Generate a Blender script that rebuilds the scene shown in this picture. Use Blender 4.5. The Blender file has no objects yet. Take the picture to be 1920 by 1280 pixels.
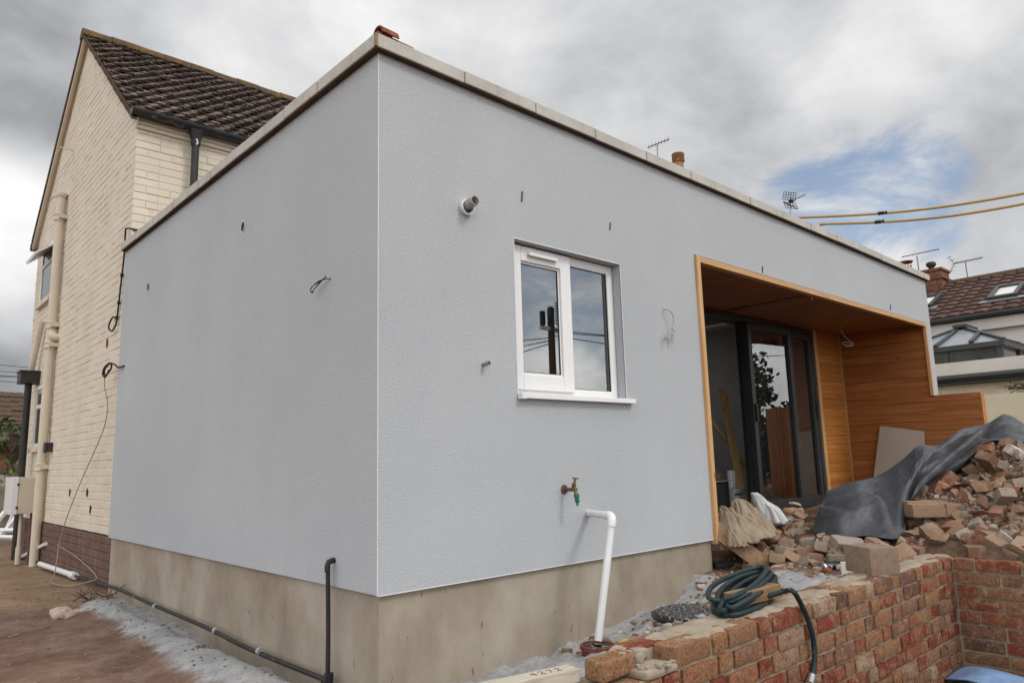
import bpy, bmesh, math, random
from mathutils import Vector, Matrix, noise
R = math.radians
random.seed(7)
S = bpy.context.scene

# ------------------------------------------------------------------ camera
FPX = 1362.414
CAMP = Vector((-1.8027, -2.8836, 0.5754))
yaw, pitch, roll = 0.743634, 0.161329, -0.027627
cy, sy, cp, sp = math.cos(yaw), math.sin(yaw), math.cos(pitch), math.sin(pitch)
fw = Vector((sy*cp, cy*cp, sp)); rt0 = Vector((cy, -sy, 0)); up0 = rt0.cross(fw)
rt = rt0*math.cos(roll) + up0*math.sin(roll)
up = up0*math.cos(roll) - rt0*math.sin(roll)
cd = bpy.data.cameras.new('camera'); cam = bpy.data.objects.new('camera', cd)
S.collection.objects.link(cam)
cam.matrix_world = Matrix(((rt.x, up.x, -fw.x, CAMP.x), (rt.y, up.y, -fw.y, CAMP.y), (rt.z, up.z, -fw.z, CAMP.z), (0, 0, 0, 1)))
cd.sensor_width = 36; cd.lens = FPX/1920*36; cd.clip_end = 2000; cd.clip_start = .05
S.camera = cam
S.view_settings.view_transform = 'Standard'; S.view_settings.look = 'None'
S.view_settings.exposure = 0.16; S.view_settings.gamma = 1

def at(px, py, d):                       # survey: a photo point at a known distance
    return CAMP + fw*d + rt*((px-960)*d/FPX) - up*((py-640)*d/FPX)

# ------------------------------------------------------------------ sun and sky
SUN = Vector((0.22, -0.72, 0.80)).normalized()
sl = bpy.data.lights.new('sun', 'SUN'); sl.energy = 1.15; sl.angle = R(14); sl.color = (1, .95, .88)
so = bpy.data.objects.new('sun', sl); S.collection.objects.link(so); so.location = (20, -30, 40)
so.rotation_euler = SUN.to_track_quat('Z', 'Y').to_euler()

W = bpy.data.worlds.new('World'); S.world = W; W.use_nodes = True
nt = W.node_tree; nt.nodes.clear()
def wn(t, **k):
    n = nt.nodes.new(t)
    for a, b in k.items(): setattr(n, a, b)
    return n
def lk(a, b): nt.links.new(a, b)
def wmath(op, a, b=None, c=None):
    n = wn('ShaderNodeMath', operation=op)
    for i, v in enumerate((a, b, c)):
        if v is None: continue
        if isinstance(v, (int, float)): n.inputs[i].default_value = v
        else: lk(v, n.inputs[i])
    return n.outputs[0]
tc = wn('ShaderNodeTexCoord')
DIR = tc.outputs['Generated']
def wnoise(scale, vec, detail=6, rough=.55, dist=0.):
    m = wn('ShaderNodeMapping'); m.inputs['Scale'].default_value = vec; lk(DIR, m.inputs[0])
    n = wn('ShaderNodeTexNoise'); n.inputs['Scale'].default_value = scale
    n.inputs['Detail'].default_value = detail; n.inputs['Roughness'].default_value = rough
    n.inputs['Distortion'].default_value = dist
    lk(m.outputs[0], n.inputs['Vector']); return n.outputs['Fac']
def lobe(d, inner, outer):
    n = wn('ShaderNodeVectorMath', operation='DOT_PRODUCT'); lk(DIR, n.inputs[0])
    n.inputs[1].default_value = Vector(d).normalized()
    m = wn('ShaderNodeMapRange', interpolation_type='SMOOTHSTEP'); lk(n.outputs['Value'], m.inputs[0])
    m.inputs[1].default_value = math.cos(R(outer)); m.inputs[2].default_value = math.cos(R(inner))
    return m.outputs[0]
n1 = wnoise(3.0, (1, 1, 1.7), 7, .5, .15)
n2 = wnoise(6.5, (1, 1, 1.5), 8, .58, .35)
lum = wmath('ADD', .575, wmath('MULTIPLY', wmath('SUBTRACT', n1, .5), .8))
lum = wmath('ADD', lum, wmath('MULTIPLY', wmath('SUBTRACT', n2, .5), .46))
for d, a, b, amp in (((.12, .956, .262), 1.5, 8, .46), ((.13, .975, .165), 1, 8, -.26), ((.11, .905, .42), 3, 17, -.11),
                     ((.2, .93, .30), 1, 9, -.05), ((.34, .79, .51), 2, 16, .06), ((.72, .46, .53), 2, 13, -.10),
                     ((.89, .20, .41), 2, 14, .06), ((.66, .61, .44), 2, 14, .10), ((.90, .33, .25), 1, 8, .12),
                     ((.955, .19, .235), 1, 8, -.10), ((.75, .55, .37), 2, 10, .06), ((.76, -.64, .15), 1, 7, .38), ((.69, -.70, .12), 1, 6, .3), ((.88, -.47, .10), 2, 9, .3), ((.70, -.68, .255), .5, 3.5, .3)):
    lum = wmath('ADD', lum, wmath('MULTIPLY', lobe(d, a, b), amp))
# clouds are lit brighter on the side of the sun, behind the camera
lum = wmath('MULTIPLY', lum, wmath('ADD', 1.0, wmath('ADD', wmath('MULTIPLY', lobe((.1, -.72, .72), 8, 85), .9), wmath('MULTIPLY', lobe((-.9, -.25, .45), 10, 75), 1.5))))
lum = wmath('MAXIMUM', lum, .10)
# gaps of blue between the clouds
blue = None
for d, a, b in (((.895, .310, .305), 1, 6.5), ((.880, .380, .285), 1, 6.5), ((.914, .25, .315), .5, 3.5), ((.865, .42, .27), .5, 5), ((.925, .27, .26), .3, 3.5),
                ((.72, -.62, .30), 8, 14), ((.67, -.70, .225), 3, 7), ((.62, -.70, .42), 6, 16), ((-.5, -.6, .6), 6, 24)):
    v = lobe(d, a, b); blue = v if blue is None else wmath('MAXIMUM', blue, v)
n3 = wnoise(5.5, (1, 1, 2.3), 9, .62, .6)
bm_ = wmath('SUBTRACT', wmath('ADD', blue, wmath('MULTIPLY', wmath('SUBTRACT', n3, .5), 3.0)), .58)
mr = wn('ShaderNodeMapRange', interpolation_type='SMOOTHSTEP'); lk(bm_, mr.inputs[0])
mr.inputs[1].default_value = -.2; mr.inputs[2].default_value = .7
bmask = wmath('MULTIPLY', mr.outputs[0], .85)
sky = wn('ShaderNodeTexSky', sky_type='NISHITA'); sky.sun_disc = False
sky.sun_elevation = math.asin(SUN.z); sky.sun_rotation = math.atan2(SUN.x, SUN.y)
STR = .1
skyc = wn('ShaderNodeMix', data_type='RGBA', blend_type='MULTIPLY'); skyc.inputs[0].default_value = 1
lk(sky.outputs[0], skyc.inputs[6]); skyc.inputs[7].default_value = (1.25, 1.22, 1.2, 1)
cl = wn('ShaderNodeMix', data_type='RGBA', blend_type='MIX')
tone = wn('ShaderNodeMapRange'); lk(lum, tone.inputs[0]); tone.inputs[1].default_value = .3; tone.inputs[2].default_value = .75
lk(tone.outputs[0], cl.inputs[0]); cl.inputs[6].default_value = (.95, .975, 1.04, 1); cl.inputs[7].default_value = (1.0, 1.0, 1.0, 1)
cm = wn('ShaderNodeVectorMath', operation='SCALE'); lk(cl.outputs[2], cm.inputs[0]); lk(wmath('DIVIDE', lum, STR), cm.inputs['Scale'])
fin = wn('ShaderNodeMix', data_type='RGBA'); lk(bmask, fin.inputs[0]); lk(cm.outputs[0], fin.inputs[6]); lk(skyc.outputs[2], fin.inputs[7])
bg = wn('ShaderNodeBackground'); bg.inputs['Strength'].default_value = STR; lk(fin.outputs[2], bg.inputs['Color'])
wo = wn('ShaderNodeOutputWorld'); lk(bg.outputs[0], wo.inputs['Surface'])

# ------------------------------------------------------------------ materials
class M:
    def __init__(s, name, rough=.8, metal=0., spec=.3):
        s.m = bpy.data.materials.new(name); s.m.use_nodes = True
        s.t = s.m.node_tree; s.p = s.t.nodes['Principled BSDF']
        s.p.inputs['Roughness'].default_value = rough; s.p.inputs['Metallic'].default_value = metal
        s.p.inputs['Specular IOR Level'].default_value = spec
        s.bumps = None
    def n(s, t, **k):
        x = s.t.nodes.new(t)
        for a, b in k.items(): setattr(x, a, b)
        return x
    def l(s, a, b): s.t.links.new(a, b)
    def coord(s, scale=(1, 1, 1)):
        tc = s.n('ShaderNodeTexCoord'); mp = s.n('ShaderNodeMapping'); mp.inputs['Scale'].default_value = scale
        s.l(tc.outputs['Object'], mp.inputs[0]); return mp.outputs[0]
    def noise(s, scale, detail=5, rough=.6, stretch=(1, 1, 1), dist=0.):
        x = s.n('ShaderNodeTexNoise'); x.inputs['Scale'].default_value = scale; x.inputs['Detail'].default_value = detail
        x.inputs['Roughness'].default_value = rough; x.inputs['Distortion'].default_value = dist
        s.l(s.coord(stretch), x.inputs['Vector']); return x.outputs['Fac']
    def vor(s, scale, stretch=(1, 1, 1), feat='F1'):
        x = s.n('ShaderNodeTexVoronoi', feature=feat); x.inputs['Scale'].default_value = scale
        s.l(s.coord(stretch), x.inputs['Vector']); return x.outputs['Distance']
    def ramp(s, fac, stops):
        r = s.n('ShaderNodeValToRGB'); e = r.color_ramp.elements
        while len(e) < len(stops): e.new(.5)
        for i, (p, c) in enumerate(stops):
            e[i].position = p; e[i].color = (*c, 1) if len(c) == 3 else c
        s.l(fac, r.inputs[0]); return r.outputs[0]
    def step(s, fac, a, b):
        x = s.n('ShaderNodeMapRange', interpolation_type='SMOOTHSTEP'); s.l(fac, x.inputs[0])
        x.inputs[1].default_value = a; x.inputs[2].default_value = b; return x.outputs[0]
    def mix(s, fac, a, b, mode='MIX'):
        x = s.n('ShaderNodeMix', data_type='RGBA', blend_type=mode)
        for i, v in ((0, fac), (6, a), (7, b)):
            if isinstance(v, (int, float)): x.inputs[i].default_value = v
            elif isinstance(v, tuple): x.inputs[i].default_value = (*v, 1)
            else: s.l(v, x.inputs[i])
        return x.outputs[2]
    def math(s, op, a, b):
        x = s.n('ShaderNodeMath', operation=op)
        for i, v in enumerate((a, b)):
            if isinstance(v, (int, float)): x.inputs[i].default_value = v
            else: s.l(v, x.inputs[i])
        return x.outputs[0]
    def attr(s, name):
        x = s.n('ShaderNodeAttribute', attribute_name=name); return x.outputs['Fac']
    def orand(s):
        return s.n('ShaderNodeObjectInfo').outputs['Random']
    def col(s, c):
        if isinstance(c, tuple): s.p.inputs['Base Color'].default_value = (*c, 1)
        else: s.l(c, s.p.inputs['Base Color'])
    def bump(s, h, strength=.5, dist=.01):
        b = s.n('ShaderNodeBump'); b.inputs['Strength'].default_value = strength; b.inputs['Distance'].default_value = dist
        s.l(h, b.inputs['Height'])
        if s.bumps: s.l(s.bumps, b.inputs['Normal'])
        s.bumps = b.outputs[0]; s.l(s.bumps, s.p.inputs['Normal'])
    def rough(s, fac, a, b):
        x = s.n('ShaderNodeMapRange'); s.l(fac, x.inputs[0]); x.inputs[3].default_value = a; x.inputs[4].default_value = b
        s.l(x.outputs[0], s.p.inputs['Roughness'])

def simple(name, c, var=.25, scale=6, rough=.7, metal=0., spec=.3, bump=0., bscale=60, speck=None):
    m = M(name, rough, metal, spec)
    d = tuple(v*(1-var) for v in c); b = tuple(min(1, v*(1+var)) for v in c)
    f = m.ramp(m.noise(scale, 6, .65), [(.3, d), (.7, b)])
    if speck: f = m.mix(m.step(m.noise(speck[0], 3, .6), speck[1], speck[1]+.08), f, speck[2])
    m.col(f)
    if bump: m.bump(m.noise(bscale, 4, .6), bump, .006)
    return m.m

def mk_render():
    m = M('painted_grey_render', .92, 0, .2)
    a = m.noise(.8, 5, .6); f = m.ramp(a, [(.3, (.392, .412, .430)), (.7, (.448, .467, .485))])
    g = m.noise(5, 4, .7, (1, 1, .5)); f = m.mix(m.math('MULTIPLY', m.step(g, .55, .75), .14), f, (.36, .375, .395))
    h = m.noise(100, 3, .62); v = m.noise(120, 2, .5)
    f = m.mix(m.math('MULTIPLY', m.step(h, .52, .36), .26), f, (.30, .315, .335)); f = m.mix(m.math('MULTIPLY', m.step(h, .56, .70), .28), f, (.55, .57, .595)); m.col(f)
    m.bump(m.math('ADD', m.step(h, .34, .66), m.math('MULTIPLY', v, .5)), .34, .0027)
    return m.m
def mk_plinth():
    m = M('bare_cement_render', .9, 0, .2)
    a = m.noise(2.2, 6, .65, (1, 1, .7)); f = m.ramp(a, [(.3, (.225, .185, .14)), (.5, (.315, .27, .21)), (.7, (.40, .355, .295))])
    st = m.noise(14, 4, .6, (1, 1, .12)); f = m.mix(m.math('MULTIPLY', m.step(st, .58, .80), .28), f, (.19, .15, .11))
    # damp tide mark of soil splash near the ground
    tc = m.n('ShaderNodeTexCoord'); sx = m.n('ShaderNodeSeparateXYZ'); m.l(tc.outputs['Object'], sx.inputs[0])
    lv = m.math('ADD', sx.outputs[2], m.math('MULTIPLY', m.noise(3, 5, .6), .35))
    f = m.mix(m.math('MULTIPLY', m.step(lv, -.02, -.22), .55), f, (.13, .088, .055))
    sp_ = m.noise(38, 3, .55, (1, 1, .25)); f = m.mix(m.math('MULTIPLY', m.step(sp_, .68, .73), .7), f, (.07, .055, .045))
    m.col(f); m.bump(m.noise(50, 5, .65), .25, .004); return m.m
def mk_cream():
    m = M('cream_masonry_paint', .62, 0, .35)
    f = m.ramp(m.noise(1.6, 6, .62), [(.3, (.60, .53, .42)), (.7, (.69, .62, .51))])
    d = m.noise(9, 5, .7, (1, 1, .4)); f = m.mix(m.math('MULTIPLY', m.step(d, .52, .78), .42), f, (.43, .365, .275))
    f = m.mix(m.step(m.noise(30, 4, .65), .70, .73), f, (.28, .20, .14))
    t = m.attr('tint'); f = m.mix(m.math('MULTIPLY', t, .16), f, (.48, .39, .28))
    m.col(f); m.bump(m.noise(55, 5, .65), .5, .006); return m.m
def mk_brownpaint():
    m = M('brown_masonry_paint', .75, 0, .3)
    f = m.ramp(m.noise(5, 6, .65), [(.3, (.105, .055, .042)), (.7, (.165, .095, .075))])
    s = m.noise(10, 5, .6, (1, 1, .15)); f = m.mix(m.math('MULTIPLY', m.step(s, .58, .75), .5), f, (.30, .22, .18))
    m.col(f); m.bump(m.noise(55, 5, .65), .5, .006); return m.m
def mk_brick(name, stops, bloom=.35, pale=(.42, .33, .235)):
    m = M(name, .88, 0, .2)
    t = m.attr('tint'); base = m.ramp(t, stops)
    n = m.noise(14, 6, .7); base = m.mix(m.math('MULTIPLY', m.step(n, .42, .60), .85), base, m.ramp(m.noise(33, 4, .7), [(.3, (.13, .045, .03)), (.7, (.33, .185, .09))]))
    base = m.mix(m.math('MULTIPLY', m.step(m.noise(12, 7, .75, (1, 1, 1), .5), .54, .68), bloom+.2), base, pale)
    base = m.mix(m.math('MULTIPLY', m.step(m.noise(85, 4, .7), .53, .60), .65), base, (.075, .035, .025)); base = m.mix(m.math('MULTIPLY', m.step(m.noise(55, 5, .75), .58, .65), .55), base, (.42, .33, .24))
    m.col(base); m.bump(m.noise(70, 5, .7), .7, .006); m.bump(m.noise(20, 4, .6), .4, .008); return m.m
def mk_rubble(name, a, b, c):
    m = M(name, .93, 0, .15)
    base = m.ramp(m.orand(), [(0, a), (.5, b), (1, c)])
    base = m.mix(m.math('MULTIPLY', m.step(m.noise(13, 7, .75, (1, 1, 1), .5), .44, .62), .8), base, (.27, .195, .135))
    base = m.mix(m.math('MULTIPLY', m.step(m.noise(30, 4, .7), .55, .7), .5), base, (.10, .065, .05))
    # brick dust settled on the faces that lie upward
    gn = m.n('ShaderNodeNewGeometry'); sp = m.n('ShaderNodeSeparateXYZ'); m.l(gn.outputs['Normal'], sp.inputs[0])
    base = m.mix(m.math('MULTIPLY', m.step(m.math('ADD', sp.outputs[2], m.math('MULTIPLY', m.math('SUBTRACT', m.noise(25, 6, .75), .5), 1.4)), .45, .95), .32), base, (.28, .235, .195))
    m.col(base); m.bump(m.noise(60, 5, .7), .7, .008); return m.m
def mk_crumb():
    m = M('mixed_rubble_crumbs', .95, 0, .15)
    f = m.ramp(m.attr('tint'), [(0, (.10, .06, .04)), (.25, (.21, .075, .045)), (.45, (.19, .13, .09)), (.65, (.27, .21, .16)), (.85, (.33, .29, .25)), (1, (.52, .47, .38))])
    m.col(m.mix(m.math('MULTIPLY', m.step(m.noise(40, 4, .7), .5, .65), .5), f, (.20, .155, .12))); m.bump(m.noise(80, 4, .7), .6, .005); return m.m
def mk_wood(name, axis, dark, mid, light, scale=1., rough=.55):
    st = [26*scale, 26*scale, 26*scale]; st[axis] = 1.3*scale
    m = M(name, rough, 0, .35)
    t = m.attr('tint')
    tcn = m.n('ShaderNodeTexCoord'); add = m.n('ShaderNodeVectorMath', operation='ADD')
    cx = m.n('ShaderNodeCombineXYZ'); sh = m.math('MULTIPLY', t, 37.)
    for i in range(3): m.l(sh, cx.inputs[i])
    m.l(tcn.outputs['Object'], add.inputs[0]); m.l(cx.outputs[0], add.inputs[1])
    mp = m.n('ShaderNodeMapping'); mp.inputs['Scale'].default_value = st; m.l(add.outputs[0], mp.inputs[0])
    ns = m.n('ShaderNodeTexNoise'); ns.inputs['Scale'].default_value = 1; ns.inputs['Detail'].default_value = 5; ns.inputs['Distortion'].default_value = 1.6
    m.l(mp.outputs[0], ns.inputs['Vector'])
    f = m.ramp(ns.outputs['Fac'], [(.30, dark), (.5, mid), (.72, light)])
    st2 = [7., 7., 7.]; st2[axis] = 2.0
    mp2 = m.n('ShaderNodeMapping'); mp2.inputs['Scale'].default_value = st2; m.l(add.outputs[0], mp2.inputs[0])
    v = m.n('ShaderNodeTexVoronoi'); v.inputs['Scale'].default_value = 1; m.l(mp2.outputs[0], v.inputs['Vector'])
    f = m.mix(m.math('MULTIPLY', m.step(v.outputs['Distance'], .09, .03), .8), f, tuple(x*.35 for x in dark))
    f = m.mix(m.math('MULTIPLY', t, .55), f, tuple(x*.62 for x in mid))
    m.col(f); m.bump(ns.outputs['Fac'], .15, .003); return m.m
def mk_glass(name, tint=(.85, .9, .9), refl=1.0):
    m = M(name); t = m.t; t.nodes.remove(m.p)
    gl = m.n('ShaderNodeBsdfGlossy'); gl.inputs['Roughness'].default_value = 0.0; gl.inputs['Color'].default_value = (refl, refl, refl, 1)
    tr = m.n('ShaderNodeBsdfTransparent'); tr.inputs['Color'].default_value = (*tint, 1)
    fr = m.n('ShaderNodeFresnel'); fr.inputs['IOR'].default_value = 2.9
    mx = m.n('ShaderNodeMixShader'); m.l(fr.outputs[0], mx.inputs[0]); m.l(tr.outputs[0], mx.inputs[1]); m.l(gl.outputs[0], mx.inputs[2])
    m.l(mx.outputs[0], t.nodes['Material Output'].inputs[0]); return m.m
def mk_roof():
    m = M('weathered_clay_pantile', .9, 0, .2)
    f = m.ramp(m.attr('tint'), [(0, (.050, .037, .030)), (.5, (.095, .072, .060)), (.85, (.16, .125, .105)), (1, (.20, .14, .11))])
    f = m.mix(m.step(m.noise(16, 5, .7), .54, .7), f, (.045, .038, .03))
    f = m.mix(m.step(m.noise(38, 4, .7), .62, .68), f, (.30, .265, .23))
    f = m.mix(m.math('MULTIPLY', m.step(m.noise(3, 6, .7), .63, .70), .8), f, (.24, .115, .022))
    m.col(f); m.bump(m.noise(40, 5, .7), .8, .012); return m.m
def mk_ridge():
    m = M('lichened_ridge_tile', .92, 0, .2)
    f = m.ramp(m.noise(5, 6, .7), [(.35, (.07, .05, .038)), (.55, (.12, .075, .035)), (.7, (.20, .115, .035))])
    m.col(f); m.bump(m.noise(40, 5, .7), .8, .01); return m.m
def mk_tarp():
    m = M('dusty_grey_tarpaulin', .55, 0, .35)
    f = m.ramp(m.noise(3.5, 6, .7), [(.3, (.044, .046, .053)), (.55, (.064, .067, .076)), (.75, (.10, .10, .105))])
    f = m.mix(m.math('MULTIPLY', m.step(m.noise(5, 7, .75), .55, .72), .4), f, (.17, .155, .14))
    m.col(f); m.bump(m.vor(7), .35, .03); m.bump(m.vor(17, (1, 1.4, 1)), .25, .012); m.bump(m.noise(160, 2), .15, .002); return m.m
def mk_ground():
    m = M('trodden_site_ground', .95, 0, .15)
    dust = m.attr('dust'); slab = m.attr('slab'); earth = m.attr('earth')
    soil = m.ramp(m.noise(2.5, 7, .7), [(.3, (.095, .054, .038)), (.5, (.165, .095, .068)), (.7, (.25, .17, .13))])
    soil = m.mix(m.math('MULTIPLY', m.step(m.noise(8, 8, .75), .50, .64), .5), soil, (.23, .19, .16))
    soil = m.mix(m.step(m.noise(48, 4, .7), .64, .72), soil, (.22, .17, .13))
    sb = m.ramp(m.noise(2.2, 6, .7), [(.3, (.20, .125, .078)), (.7, (.32, .225, .15))])
    sb = m.mix(m.math('MULTIPLY', m.step(m.noise(9, 6, .7), .52, .68), .5), sb, (.11, .07, .045))
    du = m.ramp(m.noise(7, 7, .7), [(.3, (.25, .248, .248)), (.7, (.41, .41, .415))])
    du = m.mix(m.math('MULTIPLY', m.step(m.noise(34, 7, .78), .50, .64), .65), du, (.20, .175, .155))
    ea = m.ramp(m.noise(9, 7, .75), [(.3, (.055, .035, .024)), (.55, (.13, .085, .058)), (.75, (.24, .18, .13))])
    f = m.mix(slab, soil, sb); f = m.mix(earth, f, ea)
    dn = m.math('ADD', dust, m.math('MULTIPLY', m.math('SUBTRACT', m.noise(7, 6, .62), .5), 1.0))
    f = m.mix(m.step(dn, .30, .74), f, du)
    m.col(f); m.bump(m.noise(22, 8, .75), .6, .022); m.bump(m.noise(110, 3, .6), .5, .005); return m.m
def mk_leaf(name, a, b):
    m = M(name, .6, 0, .3); m.col(m.ramp(m.attr('tint'), [(0, a), (1, b)])); return m.m
def mk_mortar(name, a, b):
    m = M(name, .95, 0, .1); m.col(m.ramp(m.noise(18, 6, .7), [(.3, a), (.7, b)])); m.bump(m.noise(45, 6, .7), .45, .005); return m.m
def mk_tileroof():
    m = M('brown_concrete_tile', .85, 0, .25)
    f = m.ramp(m.attr('tint'), [(0, (.062, .034, .027)), (1, (.105, .058, .046))])
    f = m.mix(m.step(m.noise(5, 5, .7), .6, .7), f, (.06, .045, .036)); m.col(f); return m.m
def mk_coping():
    m = M('cast_stone_coping', .9, 0, .2)
    f = m.ramp(m.noise(4, 6, .65), [(.3, (.40, .385, .345)), (.7, (.52, .505, .465))])
    f = m.mix(m.math('MULTIPLY', m.step(m.noise(18, 6, .7, (1, 1, .5)), .55, .7), .5), f, (.27, .235, .19))
    f = m.mix(m.step(m.noise(90, 2), .70, .73), f, (.17, .14, .11)); m.col(f); m.bump(m.noise(80, 4), .4, .004); return m.m

MAT = dict(
    render=mk_render(), plinth=mk_plinth(), cream=mk_cream(), brownpaint=mk_brownpaint(), coping=mk_coping(),
    joint=mk_mortar('coping_joint_mortar', (.22, .15, .09), (.34, .25, .16)),
    bead=simple('white_plastic_bead', (.66, .67, .69), .05), shadowgap=simple('black_membrane', (.02, .02, .02), .2),
    upvc=simple('white_upvc', (.74, .74, .735), .03, 2, .3, 0, .5), rubber=simple('black_gasket', (.03, .03, .032), .2, 5, .6),
    glass=mk_glass('window_glass'), doorglass=mk_glass('door_glass'),
    alu=simple('anthracite_aluminium', (.034, .036, .039), .15, 4, .42, .0, .4),
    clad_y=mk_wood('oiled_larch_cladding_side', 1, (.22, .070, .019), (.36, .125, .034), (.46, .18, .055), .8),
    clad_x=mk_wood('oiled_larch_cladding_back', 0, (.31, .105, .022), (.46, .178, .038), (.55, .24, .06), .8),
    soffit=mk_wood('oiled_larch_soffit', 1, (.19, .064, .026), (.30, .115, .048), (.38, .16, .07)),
    trim_z=mk_wood('pale_larch_trim_upright', 2, (.42, .22, .09), (.56, .32, .14), (.64, .40, .20)),
    trim_x=mk_wood('pale_larch_trim_level', 0, (.42, .22, .09), (.56, .32, .14), (.64, .40, .20)),
    oak=mk_wood('offcut_timber', 0, (.13, .075, .035), (.22, .13, .065), (.30, .19, .10)),
    pine=mk_wood('pale_sawn_pine', 0, (.36, .31, .24), (.47, .42, .34), (.54, .49, .42)),
    stud=mk_wood('stud_timber', 2, (.42, .27, .11), (.55, .38, .17), (.62, .46, .24)),
    weathered=mk_wood('weathered_board', 1, (.10, .06, .035), (.17, .10, .06), (.24, .16, .10)),
    plaster=simple('grey_plaster', (.36, .35, .335), .15, 2, .9), screed=simple('floor_screed', (.25, .235, .21), .2, 3, .9),
    deckfelt=simple('roof_felt', (.08, .08, .085), .2, 3, .9),
    roof=mk_roof(), ridge=mk_ridge(), vmortar=mk_mortar('verge_mortar', (.055, .038, .028), (.13, .09, .065)),
    black=simple('black_plastic', (.018, .019, .021), .3, 9, .42, 0, .5), blackiron=simple('old_black_paint', (.022, .020, .019), .4, 14, .55, 0, .4, .4, 40),
    dustyblack=simple('dust_spattered_black_pipe', (.026, .022, .021), .4, 14, .6, 0, .35, .3, 60, (34, .68, (.36, .34, .32))),
    soil=simple('cream_painted_iron', (.60, .525, .41), .08, 3, .5, 0, .4, .2, 30),
    whitepipe=simple('white_waste_pipe', (.70, .70, .70), .06, 6, .35, 0, .5, 0, 60, (26, .72, (.35, .33, .30))),
    terracotta=simple('terracotta', (.22, .075, .042), .35, 9, .85, 0, .2, .4),
    clay=simple('buff_chimney_pot', (.33, .185, .09), .25, 6, .85), brass=simple('tarnished_brass', (.17, .115, .06), .4, 30, .5, .6, .4),
    green=simple('green_hose_plastic', (.012, .15, .085), .15, 9, .4), metal=simple('galvanised_metal', (.32, .32, .33), .2, 20, .45, .8),
    cable=simple('black_cable', (.022, .020, .019), .3, 9, .6), greycable=simple('grey_cable', (.36, .35, .34), .2, 20, .6),
    olive=simple('olive_cable', (.30, .26, .17), .2, 9, .6), hose=simple('dark_teal_hose', (.010, .024, .027), .35, 14, .5, 0, .35, .4, 190, (30, .66, (.18, .19, .18))),
    brick=mk_brick('reclaimed_brick', [(0, (.15, .026, .018)), (.25, (.20, .045, .027)), (.40, (.235, .085, .045)), (.55, (.27, .145, .07)), (.70, (.22, .12, .07)), (.80, (.085, .045, .040)), (.90, (.20, .105, .07)), (1, (.36, .28, .20))]),
    mortar=mk_mortar('wall_mortar', (.22, .175, .12), (.36, .295, .215)), smear=mk_mortar('mortar_bed', (.23, .185, .135), (.36, .305, .24)),
    redr=mk_rubble('red_brick_rubble', (.19, .062, .038), (.25, .095, .055), (.28, .135, .085)),
    brownr=mk_rubble('brown_brick_rubble', (.17, .095, .06), (.25, .15, .095), (.31, .20, .13)),
    greyr=mk_rubble('mortar_covered_rubble', (.20, .165, .13), (.28, .24, .20), (.35, .30, .25)),
    paler=mk_rubble('pale_plaster_rubble', (.50, .43, .31), (.58, .53, .43), (.64, .61, .55)),
    white=simple('white_ceramic', (.70, .66, .58), .1, 9, .6), yellow=simple('yellow_foam', (.48, .34, .10), .25, 20, .9, 0, .2, .6, 50),
    rock=simple('pinkish_stone', (.36, .215, .13), .35, 9, .95, 0, .15, .8, 30), block=simple('brown_concrete_block', (.24, .17, .125), .18, 40, .95, 0, .15, .8, 120, (110, .66, (.42, .34, .27))),
    tarp=mk_tarp(), canvas=simple('beige_dust_sheet', (.27, .215, .155), .22, 8, .95, 0, .15, .3, 40), sack=simple('white_woven_sack', (.52, .53, .52), .1, 12, .75, 0, .2, .3, 120),
    blue=simple('blue_dusty_plastic_sheet', (.16, .25, .42), .4, 6, .55, 0, .35, .3, 20),
    grillboard=simple('plasterboard', (.40, .335, .275), .08, 3, .9), ground=mk_ground(),
    ink=simple('pencil_ink', (.03, .028, .03), .1), caselight=simple('grey_carton', (.40, .40, .40), .1, 6, .7), darkbox=simple('dark_plastic_crate', (.014, .014, .016), .3, 7, .6),
    lid=simple('dusty_drain_cover', (.03, .029, .029), .3, 30, .7, 0, .3, .5, 90, (70, .55, (.36, .35, .33))), clayring=simple('red_clay_gully', (.17, .05, .035), .3, 14, .8, 0, .2, .4),
    undershade=simple('brown_underside_shade', (.075, .055, .042), .3, 12, .95, 0, .1, .5, 50), crumb=mk_crumb(), ragm=simple('pinkish_cloth', (.46, .36, .29), .15, 8, .95),
    canm=simple('black_can', (.012, .012, .014), .3, 20, .3, .3, .5), tin=simple('bare_tin', (.55, .55, .55), .1, 30, .35, .9),
    housewhite=simple('off_white_render', (.56, .53, .49), .07, 1.2, .85), housecream=simple('cream_brick_far', (.55, .49, .37), .12, 4, .8, 0, .3, .3, 20),
    gardenwall=simple('pale_cream_render', (.55, .50, .37), .08, 2, .9), tileroof=mk_tileroof(), redbrickfar=mk_brick('chimney_brick', [(0, (.11, .036, .026)), (.5, (.17, .062, .042)), (1, (.21, .10, .07))], .25),
    lantern=simple('grey_glazing_panel', (.22, .235, .255), .06, 1, .25, 0, .5), blind=simple('white_blind', (.62, .62, .60), .04, 2, .6), darkglass=simple('dark_glass', (.035, .038, .035), .5, 3, .06, 0, .6),
    rope=simple('yellow_line_shroud', (.38, .265, .115), .1, 4, .5), tape=simple('black_tape', (.012, .012, .012), .2),
    bark=simple('bark', (.07, .05, .035), .35, 12, .9), leaf=mk_leaf('leaf', (.022, .04, .012), (.075, .11, .028)), darkleaf=mk_leaf('dark_leaf', (.010, .020, .010), (.035, .055, .022)),
    weeds=mk_leaf('weed_leaf', (.05, .075, .02), (.13, .15, .045)), polewood=simple('creosoted_pole', (.11, .085, .06), .25, 8, .9),
    holedark=simple('shaded_hole_brown', (.055, .036, .024), .5, 40, .95, 0, .1, .8, 80),
    conc=simple('raw_concrete', (.19, .165, .13), .25, 6, .95, 0, .15, .7, 40), buffstone=simple('grey_brick', (.26, .235, .205), .2, 12, .95, 0, .15, .7, 50),
)

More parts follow.
